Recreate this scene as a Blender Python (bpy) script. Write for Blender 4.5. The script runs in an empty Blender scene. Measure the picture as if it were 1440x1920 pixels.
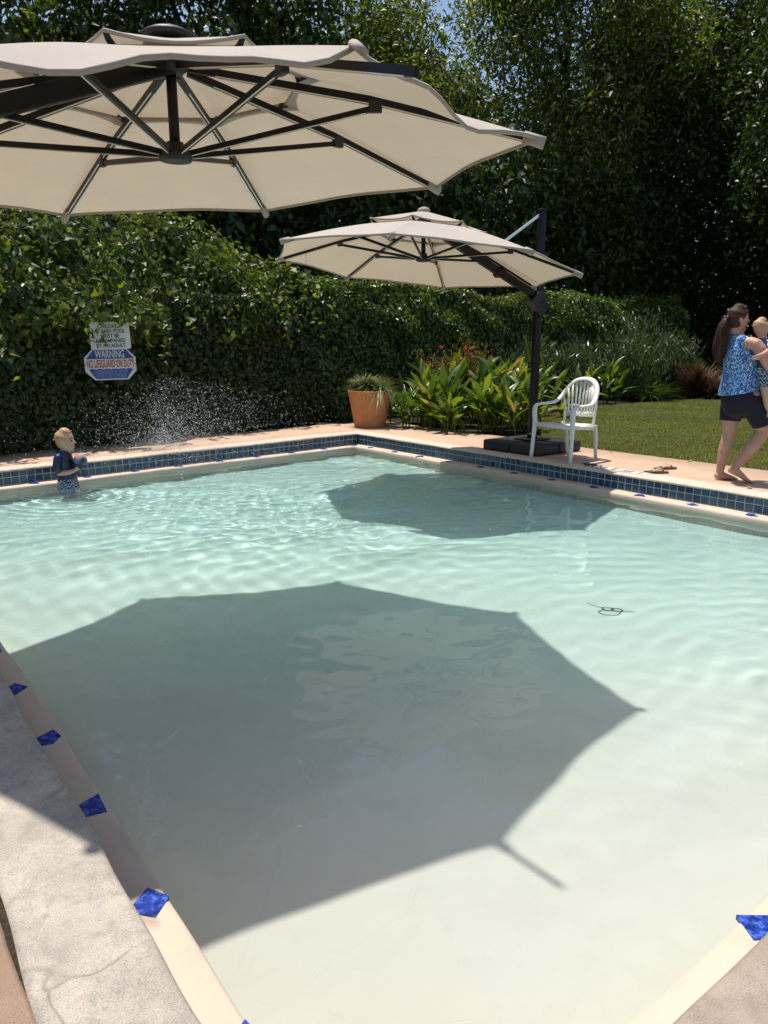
import bpy, bmesh, math, random
import numpy as np
from mathutils import Vector, Matrix, Quaternion

sc = bpy.context.scene
C = sc.collection
random.seed(7)
PI = math.pi

# ------------------------------------------------------------------ camera, sky, sun, exposure
cam = bpy.data.cameras.new('camera'); cam_o = bpy.data.objects.new('camera', cam); C.objects.link(cam_o)
cam_o.location = (0, 0, 1.30); cam_o.rotation_euler = (math.radians(90 - 12.9), 0, 0)
cam.sensor_fit = 'VERTICAL'; cam.sensor_height = 24.0; cam.lens = 24.0 * 1380 / 1920
cam.clip_start = 0.05; cam.clip_end = 3000
sc.camera = cam_o
SUN = Vector((0.185, -0.182, -1.0)).normalized()          # direction the light travels
world = bpy.data.worlds.new('World'); sc.world = world; world.use_nodes = True
wn = world.node_tree
sky = wn.nodes.new('ShaderNodeTexSky'); sky.sky_type = 'NISHITA'; sky.sun_disc = False
sky.sun_elevation = math.asin(-SUN.z); sky.sun_rotation = math.atan2(-SUN.x, -SUN.y)
wn.links.new(sky.outputs[0], wn.nodes['Background'].inputs[0])
wn.nodes['Background'].inputs[1].default_value = 0.105
sun = bpy.data.lights.new('sun', 'SUN'); sun.energy = 4.15; sun.angle = math.radians(0.9); sun.color = (1.0, 0.955, 0.88)
sun_o = bpy.data.objects.new('sun', sun); C.objects.link(sun_o)
sun_o.rotation_euler = SUN.to_track_quat('-Z', 'Y').to_euler(); sun_o.location = (-4, 6, 20)
sun.cycles.is_caustics_light = True
sc.view_settings.view_transform = 'Standard'; sc.view_settings.look = 'None'
sc.view_settings.exposure = 0.50; sc.view_settings.gamma = 1.0
sc.cycles.use_denoising = True
sc.cycles.max_bounces = 10; sc.cycles.transmission_bounces = 8; sc.cycles.transparent_max_bounces = 8
sc.cycles.diffuse_bounces = 4; sc.cycles.sample_clamp_indirect = 6

# ------------------------------------------------------------------ materials
def new_mat(name):
    m = bpy.data.materials.new(name); m.use_nodes = True
    nt = m.node_tree; return m, nt, nt.nodes['Principled BSDF']
def ramp(nt, fac, stops):
    r = nt.nodes.new('ShaderNodeValToRGB'); e = r.color_ramp.elements
    while len(e) < len(stops): e.new(0.5)
    for k, (p, c) in enumerate(stops): e[k].position = p; e[k].color = (*c, 1)
    nt.links.new(fac, r.inputs[0]); return r.outputs[0]
def noise(nt, scale, detail=4, rough=.55, vec=None, dim=None):
    n = nt.nodes.new('ShaderNodeTexNoise'); n.inputs['Scale'].default_value = scale
    n.inputs['Detail'].default_value = detail; n.inputs['Roughness'].default_value = rough
    if vec is None:
        t = nt.nodes.new('ShaderNodeTexCoord'); vec = t.outputs['Object']
    nt.links.new(vec, n.inputs['Vector']); return n.outputs['Fac']
def bump(nt, b, h, strength, dist=.01):
    u = nt.nodes.new('ShaderNodeBump'); u.inputs['Strength'].default_value = strength; u.inputs['Distance'].default_value = dist
    nt.links.new(h, u.inputs['Height']); nt.links.new(u.outputs[0], b.inputs['Normal'])
def mixc(nt, fac, a, b, mode='MIX'):
    m = nt.nodes.new('ShaderNodeMix'); m.data_type = 'RGBA'; m.blend_type = mode
    for s, v in ((m.inputs[0], fac), (m.inputs[6], a), (m.inputs[7], b)):
        if hasattr(v, 'links'): nt.links.new(v, s)
        elif isinstance(v, (int, float)): s.default_value = v
        else: s.default_value = (*v, 1)
    return m.outputs[2]
def plain(name, c, c2=None, scale=20, rough=.5, spec=.5, bmp=0, bscale=None, metal=0, bdist=.005):
    m, nt, b = new_mat(name)
    c2 = c2 or tuple(x * .82 for x in c)
    nt.links.new(ramp(nt, noise(nt, scale), [(.32, c2), (.68, c)]), b.inputs['Base Color'])
    b.inputs['Roughness'].default_value = rough; b.inputs['Specular IOR Level'].default_value = spec
    b.inputs['Metallic'].default_value = metal
    if bmp: bump(nt, b, noise(nt, bscale or scale * 4, 3), bmp, bdist)
    return m
def leaf_mat(name, dark, light, transl=.35, rough=.42, tcol=None, yellow=None, patch=0):
    m, nt, b = new_mat(name)
    g = nt.nodes.new('ShaderNodeNewGeometry')
    stops = [(0, dark), (.75, light)] + ([(.97, yellow)] if yellow else [])
    col = ramp(nt, g.outputs['Random Per Island'], stops)
    n = noise(nt, .9, 3, vec=g.outputs['Position'])
    col = mixc(nt, ramp(nt, n, [(.35, (0, 0, 0)), (.68, (1, 1, 1))]), col, mixc(nt, 1.0, col, (1.35, 1.3, .85), 'MULTIPLY'))
    nt.links.new(col, b.inputs['Base Color'])
    b.inputs['Roughness'].default_value = rough; b.inputs['Specular IOR Level'].default_value = .34
    t = nt.nodes.new('ShaderNodeBsdfTranslucent')
    tc = mixc(nt, 1.0, col, tcol or (1.7, 1.75, .55), 'MULTIPLY'); nt.links.new(tc, t.inputs[0])
    mx = nt.nodes.new('ShaderNodeMixShader'); mx.inputs[0].default_value = transl
    nt.links.new(b.outputs[0], mx.inputs[1]); nt.links.new(t.outputs[0], mx.inputs[2])
    nt.links.new(mx.outputs[0], nt.nodes['Material Output'].inputs[0])
    return m
def fabric_mat(name, c, transl, tcol, rough=.85, streak=True):
    m, nt, b = new_mat(name)
    t = nt.nodes.new('ShaderNodeTexCoord')
    mp = nt.nodes.new('ShaderNodeMapping'); mp.inputs['Scale'].default_value = (4, 60, 30); nt.links.new(t.outputs['Object'], mp.inputs[0])
    n1 = noise(nt, 1.0, 4, vec=mp.outputs[0]); n2 = noise(nt, 1.6, 4)
    col = mixc(nt, .5, ramp(nt, n1, [(.3, tuple(x * .93 for x in c)), (.7, c)]), ramp(nt, n2, [(.3, tuple(x * .86 for x in c)), (.72, c)]))
    nt.links.new(col, b.inputs['Base Color']); b.inputs['Roughness'].default_value = rough
    b.inputs['Specular IOR Level'].default_value = .2
    nw = noise(nt, 5.5, 3)
    b2 = nt.nodes.new('ShaderNodeBump'); b2.inputs['Strength'].default_value = .35; b2.inputs['Distance'].default_value = .02; nt.links.new(nw, b2.inputs['Height']); nt.links.new(b2.outputs[0], b.inputs['Normal'])
    tr = nt.nodes.new('ShaderNodeBsdfTranslucent')
    nt.links.new(mixc(nt, 1.0, col, tcol, 'MULTIPLY'), tr.inputs[0])
    mx = nt.nodes.new('ShaderNodeMixShader'); mx.inputs[0].default_value = transl
    nt.links.new(b.outputs[0], mx.inputs[1]); nt.links.new(tr.outputs[0], mx.inputs[2])
    nt.links.new(mx.outputs[0], nt.nodes['Material Output'].inputs[0])
    return m

# concrete-like surfaces (world position driven so that pieces run on)
def concrete(name, base, blotch, stain, fine, rough=.85, bmp=.25, crack=False, big=1.2, fc=.28):
    m, nt, b = new_mat(name)
    g = nt.nodes.new('ShaderNodeNewGeometry'); P = g.outputs['Position']
    col = ramp(nt, noise(nt, big, 5, .6, P), [(.3, blotch), (.65, base)])
    col = mixc(nt, ramp(nt, noise(nt, big * 4.3, 6, .65, P), [(.48, (0, 0, 0)), (.72, (.75, .75, .75))]), col, stain)
    fs = noise(nt, fine, 2, .7, P)
    col = mixc(nt, 1.0, col, ramp(nt, fs, [(.3, (1 - fc,) * 3), (.55, (1, 1, 1)), (.75, (1 + fc * .42, 1 + fc * .36, 1 + fc * .22))]), 'MULTIPLY')
    if crack:
        v = nt.nodes.new('ShaderNodeTexVoronoi'); v.feature = 'DISTANCE_TO_EDGE'; v.inputs['Scale'].default_value = 1.7
        wv = nt.nodes.new('ShaderNodeVectorMath'); wv.operation = 'ADD'
        nn = nt.nodes.new('ShaderNodeTexNoise'); nn.inputs['Scale'].default_value = 5; nt.links.new(P, nn.inputs['Vector'])
        sc_ = nt.nodes.new('ShaderNodeVectorMath'); sc_.operation = 'SCALE'; sc_.inputs['Scale'].default_value = .22
        nt.links.new(nn.outputs['Color'], sc_.inputs[0]); nt.links.new(P, wv.inputs[0]); nt.links.new(sc_.outputs[0], wv.inputs[1])
        nt.links.new(wv.outputs[0], v.inputs['Vector'])
        cr = ramp(nt, v.outputs['Distance'], [(0, (.62, .6, .58)), (.012, (1, 1, 1))])
        col = mixc(nt, ramp(nt, noise(nt, 2.2, 2, .5, P), [(.45, (0, 0, 0)), (.6, (1, 1, 1))]), col, mixc(nt, 1.0, col, cr, 'MULTIPLY'))
    nt.links.new(col, b.inputs['Base Color']); b.inputs['Roughness'].default_value = rough
    b.inputs['Specular IOR Level'].default_value = .3
    bump(nt, b, fs, bmp, .0025)
    return m

M = {}
M['plaster'] = concrete('pool_plaster', (.72, .68, .625), (.69, .655, .60), (.63, .61, .545), 300, .7, .02, big=.7, fc=.04)
M['ledge'] = concrete('ledge_plaster', (.60, .485, .38), (.54, .43, .335), (.50, .40, .32), 260, .75, .08, big=1.6, fc=.10)
M['coping'] = concrete('coping_concrete', (.53, .46, .38), (.35, .31, .265), (.27, .25, .225), 330, .9, .7, crack=True, big=4.2, fc=.42)
M['deck'] = concrete('deck_concrete', (.56, .385, .265), (.47, .315, .215), (.42, .30, .21), 330, .88, .3, big=.8, fc=.2)
M['deck_rough'] = concrete('deck_aggregate', (.42, .345, .275), (.33, .265, .21), (.28, .225, .175), 430, .92, .9, big=2.4, fc=.42)
M['joint'] = plain('joint_dirt', (.022, .018, .012), (.055, .042, .028), 60, .95, .1, .6, 120)
M['soil'] = plain('bed_soil', (.045, .032, .022), (.022, .016, .012), 14, .95, .1, .8, 40, bdist=.03)
M['ground'] = plain('far_ground', (.06, .07, .03), (.035, .04, .02), 2, .95, .1)
M['grout'] = plain('grout', (.62, .57, .48), (.48, .44, .38), 30, .9, .2)
def tile_mat():
    m, nt, b = new_mat('blue_tile')
    oi = nt.nodes.new('ShaderNodeObjectInfo'); g = nt.nodes.new('ShaderNodeNewGeometry')
    c = ramp(nt, oi.outputs['Random'], [(0, (.012, .036, .085)), (.5, (.020, .060, .120)), (.85, (.034, .082, .135)), (1, (.050, .095, .135))])
    c = mixc(nt, ramp(nt, noise(nt, 26, 5, .65, g.outputs['Position']), [(.45, (0, 0, 0)), (.75, (.6, .6, .6))]), c, (.035, .095, .15))
    nt.links.new(c, b.inputs['Base Color']); b.inputs['Roughness'].default_value = .16
    bump(nt, b, noise(nt, 30, 2, .5, g.outputs['Position']), .12, .01); return m
M['tile'] = tile_mat()
def cobalt():
    m, nt, b = new_mat('cobalt_tile')
    g = nt.nodes.new('ShaderNodeNewGeometry')
    v = noise(nt, 42, 6, .7, g.outputs['Position'])
    nt.links.new(ramp(nt, v, [(.40, (.006, .016, .13)), (.52, (.016, .05, .33)), (.60, (.07, .15, .55)), (.72, (.015, .045, .30))]), b.inputs['Base Color'])
    b.inputs['Roughness'].default_value = .25; return m
M['cobalt'] = cobalt()
M['black_metal'] = plain('black_powder_coat', (.0065, .006, .007), (.004, .004, .005), 60, .42, .28, .05, 400)
M['black_plastic'] = plain('black_plastic', (.022, .022, .024), (.013, .013, .015), 12, .5, .4, .2, 160)
M['steel'] = plain('bright_aluminium', (.72, .71, .69), (.6, .6, .58), 40, .3, .5, metal=1)
M['strip'] = plain('white_rib_strip', (.78, .75, .66), (.70, .67, .58), 40, .4)
M['canopy'] = fabric_mat('canopy_cloth', (.56, .49, .43), .27, (1.0, .90, .72))
M['canopy_seam'] = fabric_mat('canopy_hem', (.50, .44, .37), .22, (.9, .82, .64))
M['white_plastic'] = plain('white_resin', (.76, .745, .70), (.70, .685, .64), 6, .38, .5, .04, 200)
def terracotta():
    m, nt, b = new_mat('terracotta')
    g = nt.nodes.new('ShaderNodeTexCoord')
    c = ramp(nt, noise(nt, 4, 5), [(.3, (.42, .165, .060)), (.7, (.53, .225, .092))])
    c = mixc(nt, ramp(nt, noise(nt, 9, 5, .7), [(.55, (0, 0, 0)), (.8, (.5, .5, .5))]), c, (.50, .30, .19))
    nt.links.new(c, b.inputs['Base Color']); b.inputs['Roughness'].default_value = .8
    bump(nt, b, noise(nt, 60, 3), .15, .004); return m
M['terracotta'] = terracotta()
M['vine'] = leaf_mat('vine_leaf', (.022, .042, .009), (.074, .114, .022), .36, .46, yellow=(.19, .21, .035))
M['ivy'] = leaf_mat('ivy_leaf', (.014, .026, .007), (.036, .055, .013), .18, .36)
M['hedge'] = leaf_mat('hedge_leaf', (.024, .050, .012), (.070, .115, .022), .30, .36, yellow=(.15, .17, .04))
M['tree_a'] = leaf_mat('tree_leaf_light', (.034, .056, .014), (.092, .122, .030), .38, .42, yellow=(.18, .20, .045))
M['tree_b'] = leaf_mat('tree_leaf_dark', (.014, .030, .010), (.038, .066, .018), .24, .38)  # shade of the backlit trees put into a darker leaf colour
M['tree_c'] = leaf_mat('tree_leaf_mid', (.022, .042, .011), (.064, .094, .024), .33, .42, yellow=(.15, .17, .035))
M['canna'] = leaf_mat('canna_leaf', (.035, .085, .012), (.085, .150, .022), .38, .36, yellow=(.20, .23, .04))
def canna_mat():
    m, nt, b = new_mat('canna_leaf_object')
    oi = nt.nodes.new('ShaderNodeObjectInfo')
    col = ramp(nt, oi.outputs['Random'], [(0, (.034, .075, .012)), (.55, (.080, .140, .020)), (.85, (.145, .195, .030)), (.96, (.24, .23, .05)), (1, (.26, .17, .07))])
    tc = nt.nodes.new('ShaderNodeTexCoord')
    mp = nt.nodes.new('ShaderNodeMapping'); mp.inputs['Scale'].default_value = (90, 3, 3); nt.links.new(tc.outputs['Object'], mp.inputs[0])
    col = mixc(nt, .35, col, mixc(nt, 1.0, col, ramp(nt, noise(nt, 1, 3, vec=mp.outputs[0]), [(.3, (.6, .6, .55)), (.7, (1.3, 1.25, 1.2))]), 'MULTIPLY'))
    nt.links.new(col, b.inputs['Base Color']); b.inputs['Roughness'].default_value = .36
    t = nt.nodes.new('ShaderNodeBsdfTranslucent'); nt.links.new(mixc(nt, 1.0, col, (1.7, 1.7, .5), 'MULTIPLY'), t.inputs[0])
    mx = nt.nodes.new('ShaderNodeMixShader'); mx.inputs[0].default_value = .38
    nt.links.new(b.outputs[0], mx.inputs[1]); nt.links.new(t.outputs[0], mx.inputs[2]); nt.links.new(mx.outputs[0], nt.nodes['Material Output'].inputs[0])
    return m
M['canna_o'] = canna_mat()
M['oleander'] = leaf_mat('oleander_leaf', (.030, .050, .026), (.075, .105, .058), .20, .33)
M['liriope'] = leaf_mat('liriope_blade', (.045, .062, .025), (.17, .19, .10), .25, .38)
M['purple'] = leaf_mat('fountain_grass_blade', (.040, .020, .020), (.115, .066, .052), .25, .5, tcol=(1.5, 1.0, .8))
M['jatropha'] = leaf_mat('red_shrub_leaf', (.050, .058, .014), (.130, .095, .030), .3, .42)
M['red'] = plain('red_petal', (.55, .030, .028), (.38, .02, .02), 30, .55)
M['grass'] = leaf_mat('lawn_blade', (.076, .094, .030), (.162, .178, .068), .28, .6, yellow=(.26, .23, .13))
M['grass'].node_tree.nodes['Principled BSDF'].inputs['Specular IOR Level'].default_value = .15
M['lawn'] = plain('lawn_thatch', (.125, .120, .048), (.075, .078, .030), 9, .95, .1, .5, 60, bdist=.02)
M['bark'] = plain('bark', (.085, .062, .042), (.040, .030, .022), 14, .95, .1, .9, 30, bdist=.03)
M['core_shade'] = plain('hedge_core_shade', (.020, .017, .010), (.010, .010, .006), 20, .95, .05, .9, 30, bdist=.05)  # near-black colour stands in for the shade inside the hedge
M['drop'] = plain('water_drop', (.62, .64, .65), (.62, .64, .65), 4, .12, .9)
def skin_mat(name, c, c2):
    m = plain(name, c, c2, 7, .48, .4, .08, 90, bdist=.002)
    b = m.node_tree.nodes['Principled BSDF']
    b.inputs['Subsurface Weight'].default_value = .12; b.inputs['Subsurface Radius'].default_value = (.012, .005, .003); b.inputs['Subsurface Scale'].default_value = .6
    return m
M['skin'] = skin_mat('skin_woman', (.50, .285, .205), (.43, .225, .155))
M['skin_kid'] = skin_mat('skin_child', (.56, .35, .255), (.49, .28, .195))
def hair_mat(name, c, c2, ro=.5):
    m, nt, b = new_mat(name)
    t = nt.nodes.new('ShaderNodeTexCoord'); mp = nt.nodes.new('ShaderNodeMapping'); mp.inputs['Scale'].default_value = (140, 140, 9)
    nt.links.new(t.outputs['Object'], mp.inputs[0]); n = noise(nt, 1, 3, vec=mp.outputs[0])
    nt.links.new(ramp(nt, n, [(.3, c2), (.7, c)]), b.inputs['Base Color']); b.inputs['Roughness'].default_value = ro; b.inputs['Specular IOR Level'].default_value = .3
    bump(nt, b, n, .6, .006); return m
M['hair'] = hair_mat('brown_hair', (.070, .028, .014), (.022, .009, .006), .62)
M['blond'] = hair_mat('blond_hair', (.56, .36, .20), (.36, .21, .11))
M['navy'] = plain('navy_shorts', (.010, .012, .026), (.006, .007, .016), 25, .75, .3, .3, 40, bdist=.01)
M['navy_wet'] = plain('navy_rash_shirt', (.012, .022, .070), (.007, .012, .038), 12, .35, .5, .4, 35, bdist=.01)
def print_mat(name, stops, scale):
    m, nt, b = new_mat(name)
    t = nt.nodes.new('ShaderNodeTexCoord')
    v = nt.nodes.new('ShaderNodeTexVoronoi'); v.inputs['Scale'].default_value = scale; v.inputs['Randomness'].default_value = 1
    mp = nt.nodes.new('ShaderNodeMapping'); mp.inputs['Scale'].default_value = (1, 1, .55); mp.inputs['Rotation'].default_value = (.4, .5, .2)
    nt.links.new(t.outputs['Object'], mp.inputs[0]); nt.links.new(mp.outputs[0], v.inputs['Vector'])
    s = nt.nodes.new('ShaderNodeSeparateColor'); nt.links.new(v.outputs['Color'], s.inputs[0])
    nt.links.new(ramp(nt, s.outputs[0], stops), b.inputs['Base Color']); b.inputs['Roughness'].default_value = .8
    for r in nt.nodes:
        if r.type == 'VALTORGB': r.color_ramp.interpolation = 'CONSTANT'
    bump(nt, b, noise(nt, 14, 3), .5, .02); return m
M['top_print'] = print_mat('blue_leaf_print', [(0, (.022, .090, .30)), (.32, (.055, .21, .50)), (.55, (.015, .06, .22)), (.72, (.50, .62, .74)), (.90, (.20, .40, .62))], 150)
def check_mat(name, scale, a, b_):
    m, nt, b = new_mat(name)
    t = nt.nodes.new('ShaderNodeTexCoord'); k = nt.nodes.new('ShaderNodeTexChecker'); k.inputs['Scale'].default_value = scale
    k.inputs[1].default_value = (*a, 1); k.inputs[2].default_value = (*b_, 1); nt.links.new(t.outputs['Object'], k.inputs[0])
    nt.links.new(k.outputs[0], b.inputs['Base Color']); b.inputs['Roughness'].default_value = .7; return m
M['check'] = check_mat('navy_check', 52, (.010, .018, .055), (.27, .32, .40))
M['ball'] = print_mat('ball_print', [(0, (.16, .27, .33)), (.30, (.42, .13, .10)), (.42, (.05, .16, .33)), (.62, (.30, .38, .40)), (.85, (.03, .05, .07))], 26)
M['eye'] = plain('eye', (.015, .012, .01), None, 20, .2)
M['lips'] = plain('lips', (.42, .15, .13), None, 20, .5)
M['sign_white'] = plain('sign_white', (.62, .62, .57), (.50, .49, .44), 7, .5, .4)
M['sign_blue'] = plain('sign_blue', (.018, .050, .25), (.014, .040, .20), 9, .5)
M['sign_red'] = plain('sign_red', (.36, .020, .030), (.30, .016, .022), 30, .5)
M['ink'] = plain('sign_ink', (.018, .018, .020), None, 30, .6)
M['pale_blue'] = plain('pale_blue_ink', (.20, .27, .52), (.15, .20, .42), 60, .6)
M['lens'] = plain('goggle_lens', (.02, .22, .55), (.015, .15, .42), 10, .12, .8)
M['rubber'] = plain('black_rubber', (.018, .018, .020), None, 30, .5)
M['sole'] = plain('brown_sole', (.155, .082, .048), (.10, .055, .033), 30, .8)
M['thong'] = plain('beige_strap', (.52, .40, .29), (.44, .33, .24), 30, .6)
M['dry'] = plain('dry_leaf', (.32, .20, .10), (.20, .12, .06), 40, .8)
M['pipe'] = plain('white_fitting', (.75, .75, .72), None, 20, .4)

# ------------------------------------------------------------------ helpers
def tag(o, label=None, cat=None, group=None, kind=None):
    if label: o['label'] = label
    if cat: o['category'] = cat
    if group: o['group'] = group
    if kind: o['kind'] = kind
    return o
def link(name, me, mat=None, parent=None):
    o = bpy.data.objects.new(name, me); C.objects.link(o)
    if mat is not None: me.materials.append(M[mat] if isinstance(mat, str) else mat)
    if parent is not None: o.parent = parent
    return o
def empty(name, loc=(0, 0, 0), rz=0, label=None, cat=None, group=None):
    o = bpy.data.objects.new(name, None); C.objects.link(o); o.location = loc; o.rotation_euler = (0, 0, rz)
    o.empty_display_size = .1
    return tag(o, label, cat, group)
class MB:
    def __init__(s): s.v = []; s.f = []
    def add(s, v, f):
        n = len(s.v); s.v += [tuple(p) for p in v]; s.f += [tuple(i + n for i in q) for q in f]; return s
    def box(s, c, h, R=None):
        c = Vector(c); vs = []
        for x in (-1, 1):
            for y in (-1, 1):
                for z in (-1, 1):
                    p = Vector((x * h[0], y * h[1], z * h[2])); vs.append(c + (R @ p if R else p))
        return s.add(vs, [(0, 1, 3, 2), (4, 6, 7, 5), (0, 4, 5, 1), (2, 3, 7, 6), (0, 2, 6, 4), (1, 5, 7, 3)])
    def beam(s, a, b, w, h, up=(0, 0, 1)):
        a = Vector(a); b = Vector(b); t = (b - a); L = t.length; t.normalize()
        sd = t.cross(Vector(up)); sd.normalize(); n = sd.cross(t)
        return s.box((a + b) / 2, (w / 2, L / 2, h / 2), Matrix((sd, t, n)).transposed())
    def tube(s, path, rad, seg=10, ref=(0, 0, 1), cap=True, flat=1.0, square=False):
        path = [Vector(p) for p in path]; n = len(path); vs = []; fs = []
        ref = Vector(ref)
        for i, p in enumerate(path):
            t = (path[min(i + 1, n - 1)] - path[max(i - 1, 0)]).normalized()
            sd = t.cross(ref)
            if sd.length < 1e-3: sd = t.cross(Vector((.3, 1, .2)))
            sd.normalize(); nn = sd.cross(t)
            r = rad[i] if isinstance(rad, (list, tuple)) else rad
            a, b = r if isinstance(r, (list, tuple)) else (r, r * flat)
            for k in range(seg):
                an = 2 * PI * (k + .5) / seg
                c_, s_ = math.cos(an), math.sin(an)
                if square:
                    c_ = math.copysign(min(1, abs(c_) ** .35), c_); s_ = math.copysign(min(1, abs(s_) ** .35), s_)
                vs.append(p + sd * (a * c_) + nn * (b * s_))
        for i in range(n - 1):
            for k in range(seg):
                k2 = (k + 1) % seg
                fs.append((i * seg + k, i * seg + k2, (i + 1) * seg + k2, (i + 1) * seg + k))
        if cap:
            fs.append(tuple(reversed(range(seg)))); fs.append(tuple(range((n - 1) * seg, n * seg)))
        return s.add(vs, fs)
    def lathe(s, prof, seg=32, c=(0, 0, 0), sx=1, sy=1):
        vs = []; fs = []
        for r, z in prof:
            for k in range(seg):
                a = 2 * PI * k / seg; vs.append((c[0] + r * sx * math.cos(a), c[1] + r * sy * math.sin(a), c[2] + z))
        for i in range(len(prof) - 1):
            for k in range(seg):
                k2 = (k + 1) % seg; fs.append((i * seg + k, i * seg + k2, (i + 1) * seg + k2, (i + 1) * seg + k))
        fs.append(tuple(reversed(range(seg)))); fs.append(tuple(range((len(prof) - 1) * seg, len(prof) * seg)))
        return s.add(vs, fs)
    def prism(s, poly, z0, z1):
        n = len(poly)
        vs = [(p[0], p[1], z0) for p in poly] + [(p[0], p[1], z1) for p in poly]
        fs = [tuple(reversed(range(n))), tuple(range(n, 2 * n))] + [(i, (i + 1) % n, n + (i + 1) % n, n + i) for i in range(n)]
        return s.add(vs, fs)
    def mesh(s, name, smooth=False, bev=0):
        me = bpy.data.meshes.new(name); me.from_pydata(s.v, [], s.f); me.update()
        if smooth: me.shade_smooth()
        return me
    def build(s, name, mat, parent=None, smooth=False, bev=0, seg=2):
        o = link(name, s.mesh(name, smooth), mat, parent)
        if bev:
            bm = bmesh.new(); bm.from_mesh(o.data)
            bmesh.ops.bevel(bm, geom=list(bm.edges), offset=bev, segments=seg, profile=.6, affect='EDGES', clamp_overlap=True)
            bm.to_mesh(o.data); bm.free()
            o.data.shade_smooth()
            md = None
        return o
def fast_mesh(name, V, F):
    """V (n,3) and F (m,k) numpy arrays, all faces with k corners"""
    me = bpy.data.meshes.new(name); V = np.asarray(V, np.float32); F = np.asarray(F, np.int32); k = F.shape[1]
    me.vertices.add(len(V)); me.vertices.foreach_set('co', V.ravel())
    me.loops.add(F.size); me.loops.foreach_set('vertex_index', F.ravel())
    me.polygons.add(len(F)); me.polygons.foreach_set('loop_start', np.arange(0, F.size, k, dtype=np.int32))
    me.update(calc_edges=True); return me
def norm(a): return a / (np.linalg.norm(a, axis=-1, keepdims=True) + 1e-9)
LEAF = {   # outlines in (across, along, lift); faces are strips of quads
    'lance': (np.array([(0, 0, 0), (.5, .42, .10), (0, 1, -.12), (-.5, .42, .10), ]), np.array([(0, 1, 2, 3)])),
    'ovate': (np.array([(0, -.04, 0), (.46, .12, .09), (.40, .52, .05), (0, 1, -.15), (-.40, .52, .05), (-.46, .12, .09)]), np.array([(0, 1, 2, 3), (0, 3, 4, 5)])),
    'broad': (np.array([(0, .08, 0), (.42, -.06, .10), (.56, .34, .08), (.30, .52, .03), (0, 1, -.18), (-.30, .52, .03), (-.56, .34, .08), (-.42, -.06, .10), (0, .45, -.05)]),
              np.array([(0, 1, 2, 8), (8, 2, 3, 4), (8, 4, 5, 6), (0, 8, 6, 7)])),
}
def leaf_cloud(name, P, N, size, width, rng, shape='lance', spread=.55, droop=.35, jit=.35):
    """leaves at points P facing roughly N; along-axis hangs downwards a little"""
    n = len(P); o, f = LEAF[shape]
    Nn = norm(N + rng.normal(0, spread, (n, 3)))
    A = rng.normal(0, 1, (n, 3)) * .9; A[:, 2] -= droop * 2.2
    A = norm(A - (A * Nn).sum(1, keepdims=True) * Nn); S = np.cross(A, Nn)
    L = (size * (1 + rng.uniform(-jit, jit, n)))[:, None, None]
    W = L * width
    V = P[:, None, :] + S[:, None, :] * o[None, :, 0:1] * W + A[:, None, :] * o[None, :, 1:2] * L + Nn[:, None, :] * o[None, :, 2:3] * L
    F = f[None] + (np.arange(n) * len(o))[:, None, None]
    return V.reshape(-1, 3), F.reshape(-1, 4)
def vnoise(x, y, z, seed=0):
    """smooth pseudo noise from sines, roughly -1..1"""
    r = np.random.default_rng(seed); out = 0
    for k in range(6):
        a = r.normal(0, 1, 3); out = out + np.sin(a[0] * x + a[1] * y + a[2] * z + r.uniform(0, 6.28))
    return out / 3.0

# ------------------------------------------------------------------ pool layout (metres; deck top is z = 0)
F_ = Vector((-0.40, 10.94, 0)); L_ = Vector((-4.765, 6.96, 0)); N_ = Vector((-0.012, 0.738, 0)); R_ = Vector((4.79, 4.43, 0))
POOL = [N_, R_, F_, L_]                                    # counter-clockwise
WZ = -0.225                                                # water level
LEDGE_Z = -0.165; LEDGE_W = 0.145
def offset_poly(poly, d):
    """positive d = outwards for a counter-clockwise polygon"""
    n = len(poly); out = []
    for i in range(n):
        a, b, c = poly[i - 1], poly[i], poly[(i + 1) % n]
        e1 = (b - a).normalized(); e2 = (c - b).normalized()
        n1 = Vector((e1.y, -e1.x, 0)); n2 = Vector((e2.y, -e2.x, 0))
        p1 = b + n1 * d; p2 = b + n2 * d
        den = e1.x * e2.y - e1.y * e2.x
        t = ((p2 - p1).x * e2.y - (p2 - p1).y * e2.x) / den
        out.append(p1 + e1 * t)
    return out
def depth_at(x, y):
    s = np.clip((y * .95 + x * .05 - 0.9) / 9.0, 0, 1)
    return .20 + .20 * np.minimum(1, s * 1.7)

COP_W = 0.27
cop_in, cop_out = POOL, offset_poly(POOL, COP_W)
# ground, deck, coping
tag(link('ground', fast_mesh('ground', [(-400, -400, -.75), (400, -400, -.75), (400, 400, -.75), (-400, 400, -.75)], [(0, 1, 2, 3)]), 'ground'), kind='structure')
def ring(name, inner, outer, mat, z, z0, gap=0.0):
    mb = MB(); n = len(inner)
    for i in range(n):
        j = (i + 1) % n
        a, b, c, d = inner[i], inner[j], outer[j], outer[i]
        mb.prism([(a.x, a.y), (d.x, d.y), (c.x, c.y), (b.x, b.y)], z0, z)
    return mb
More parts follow.
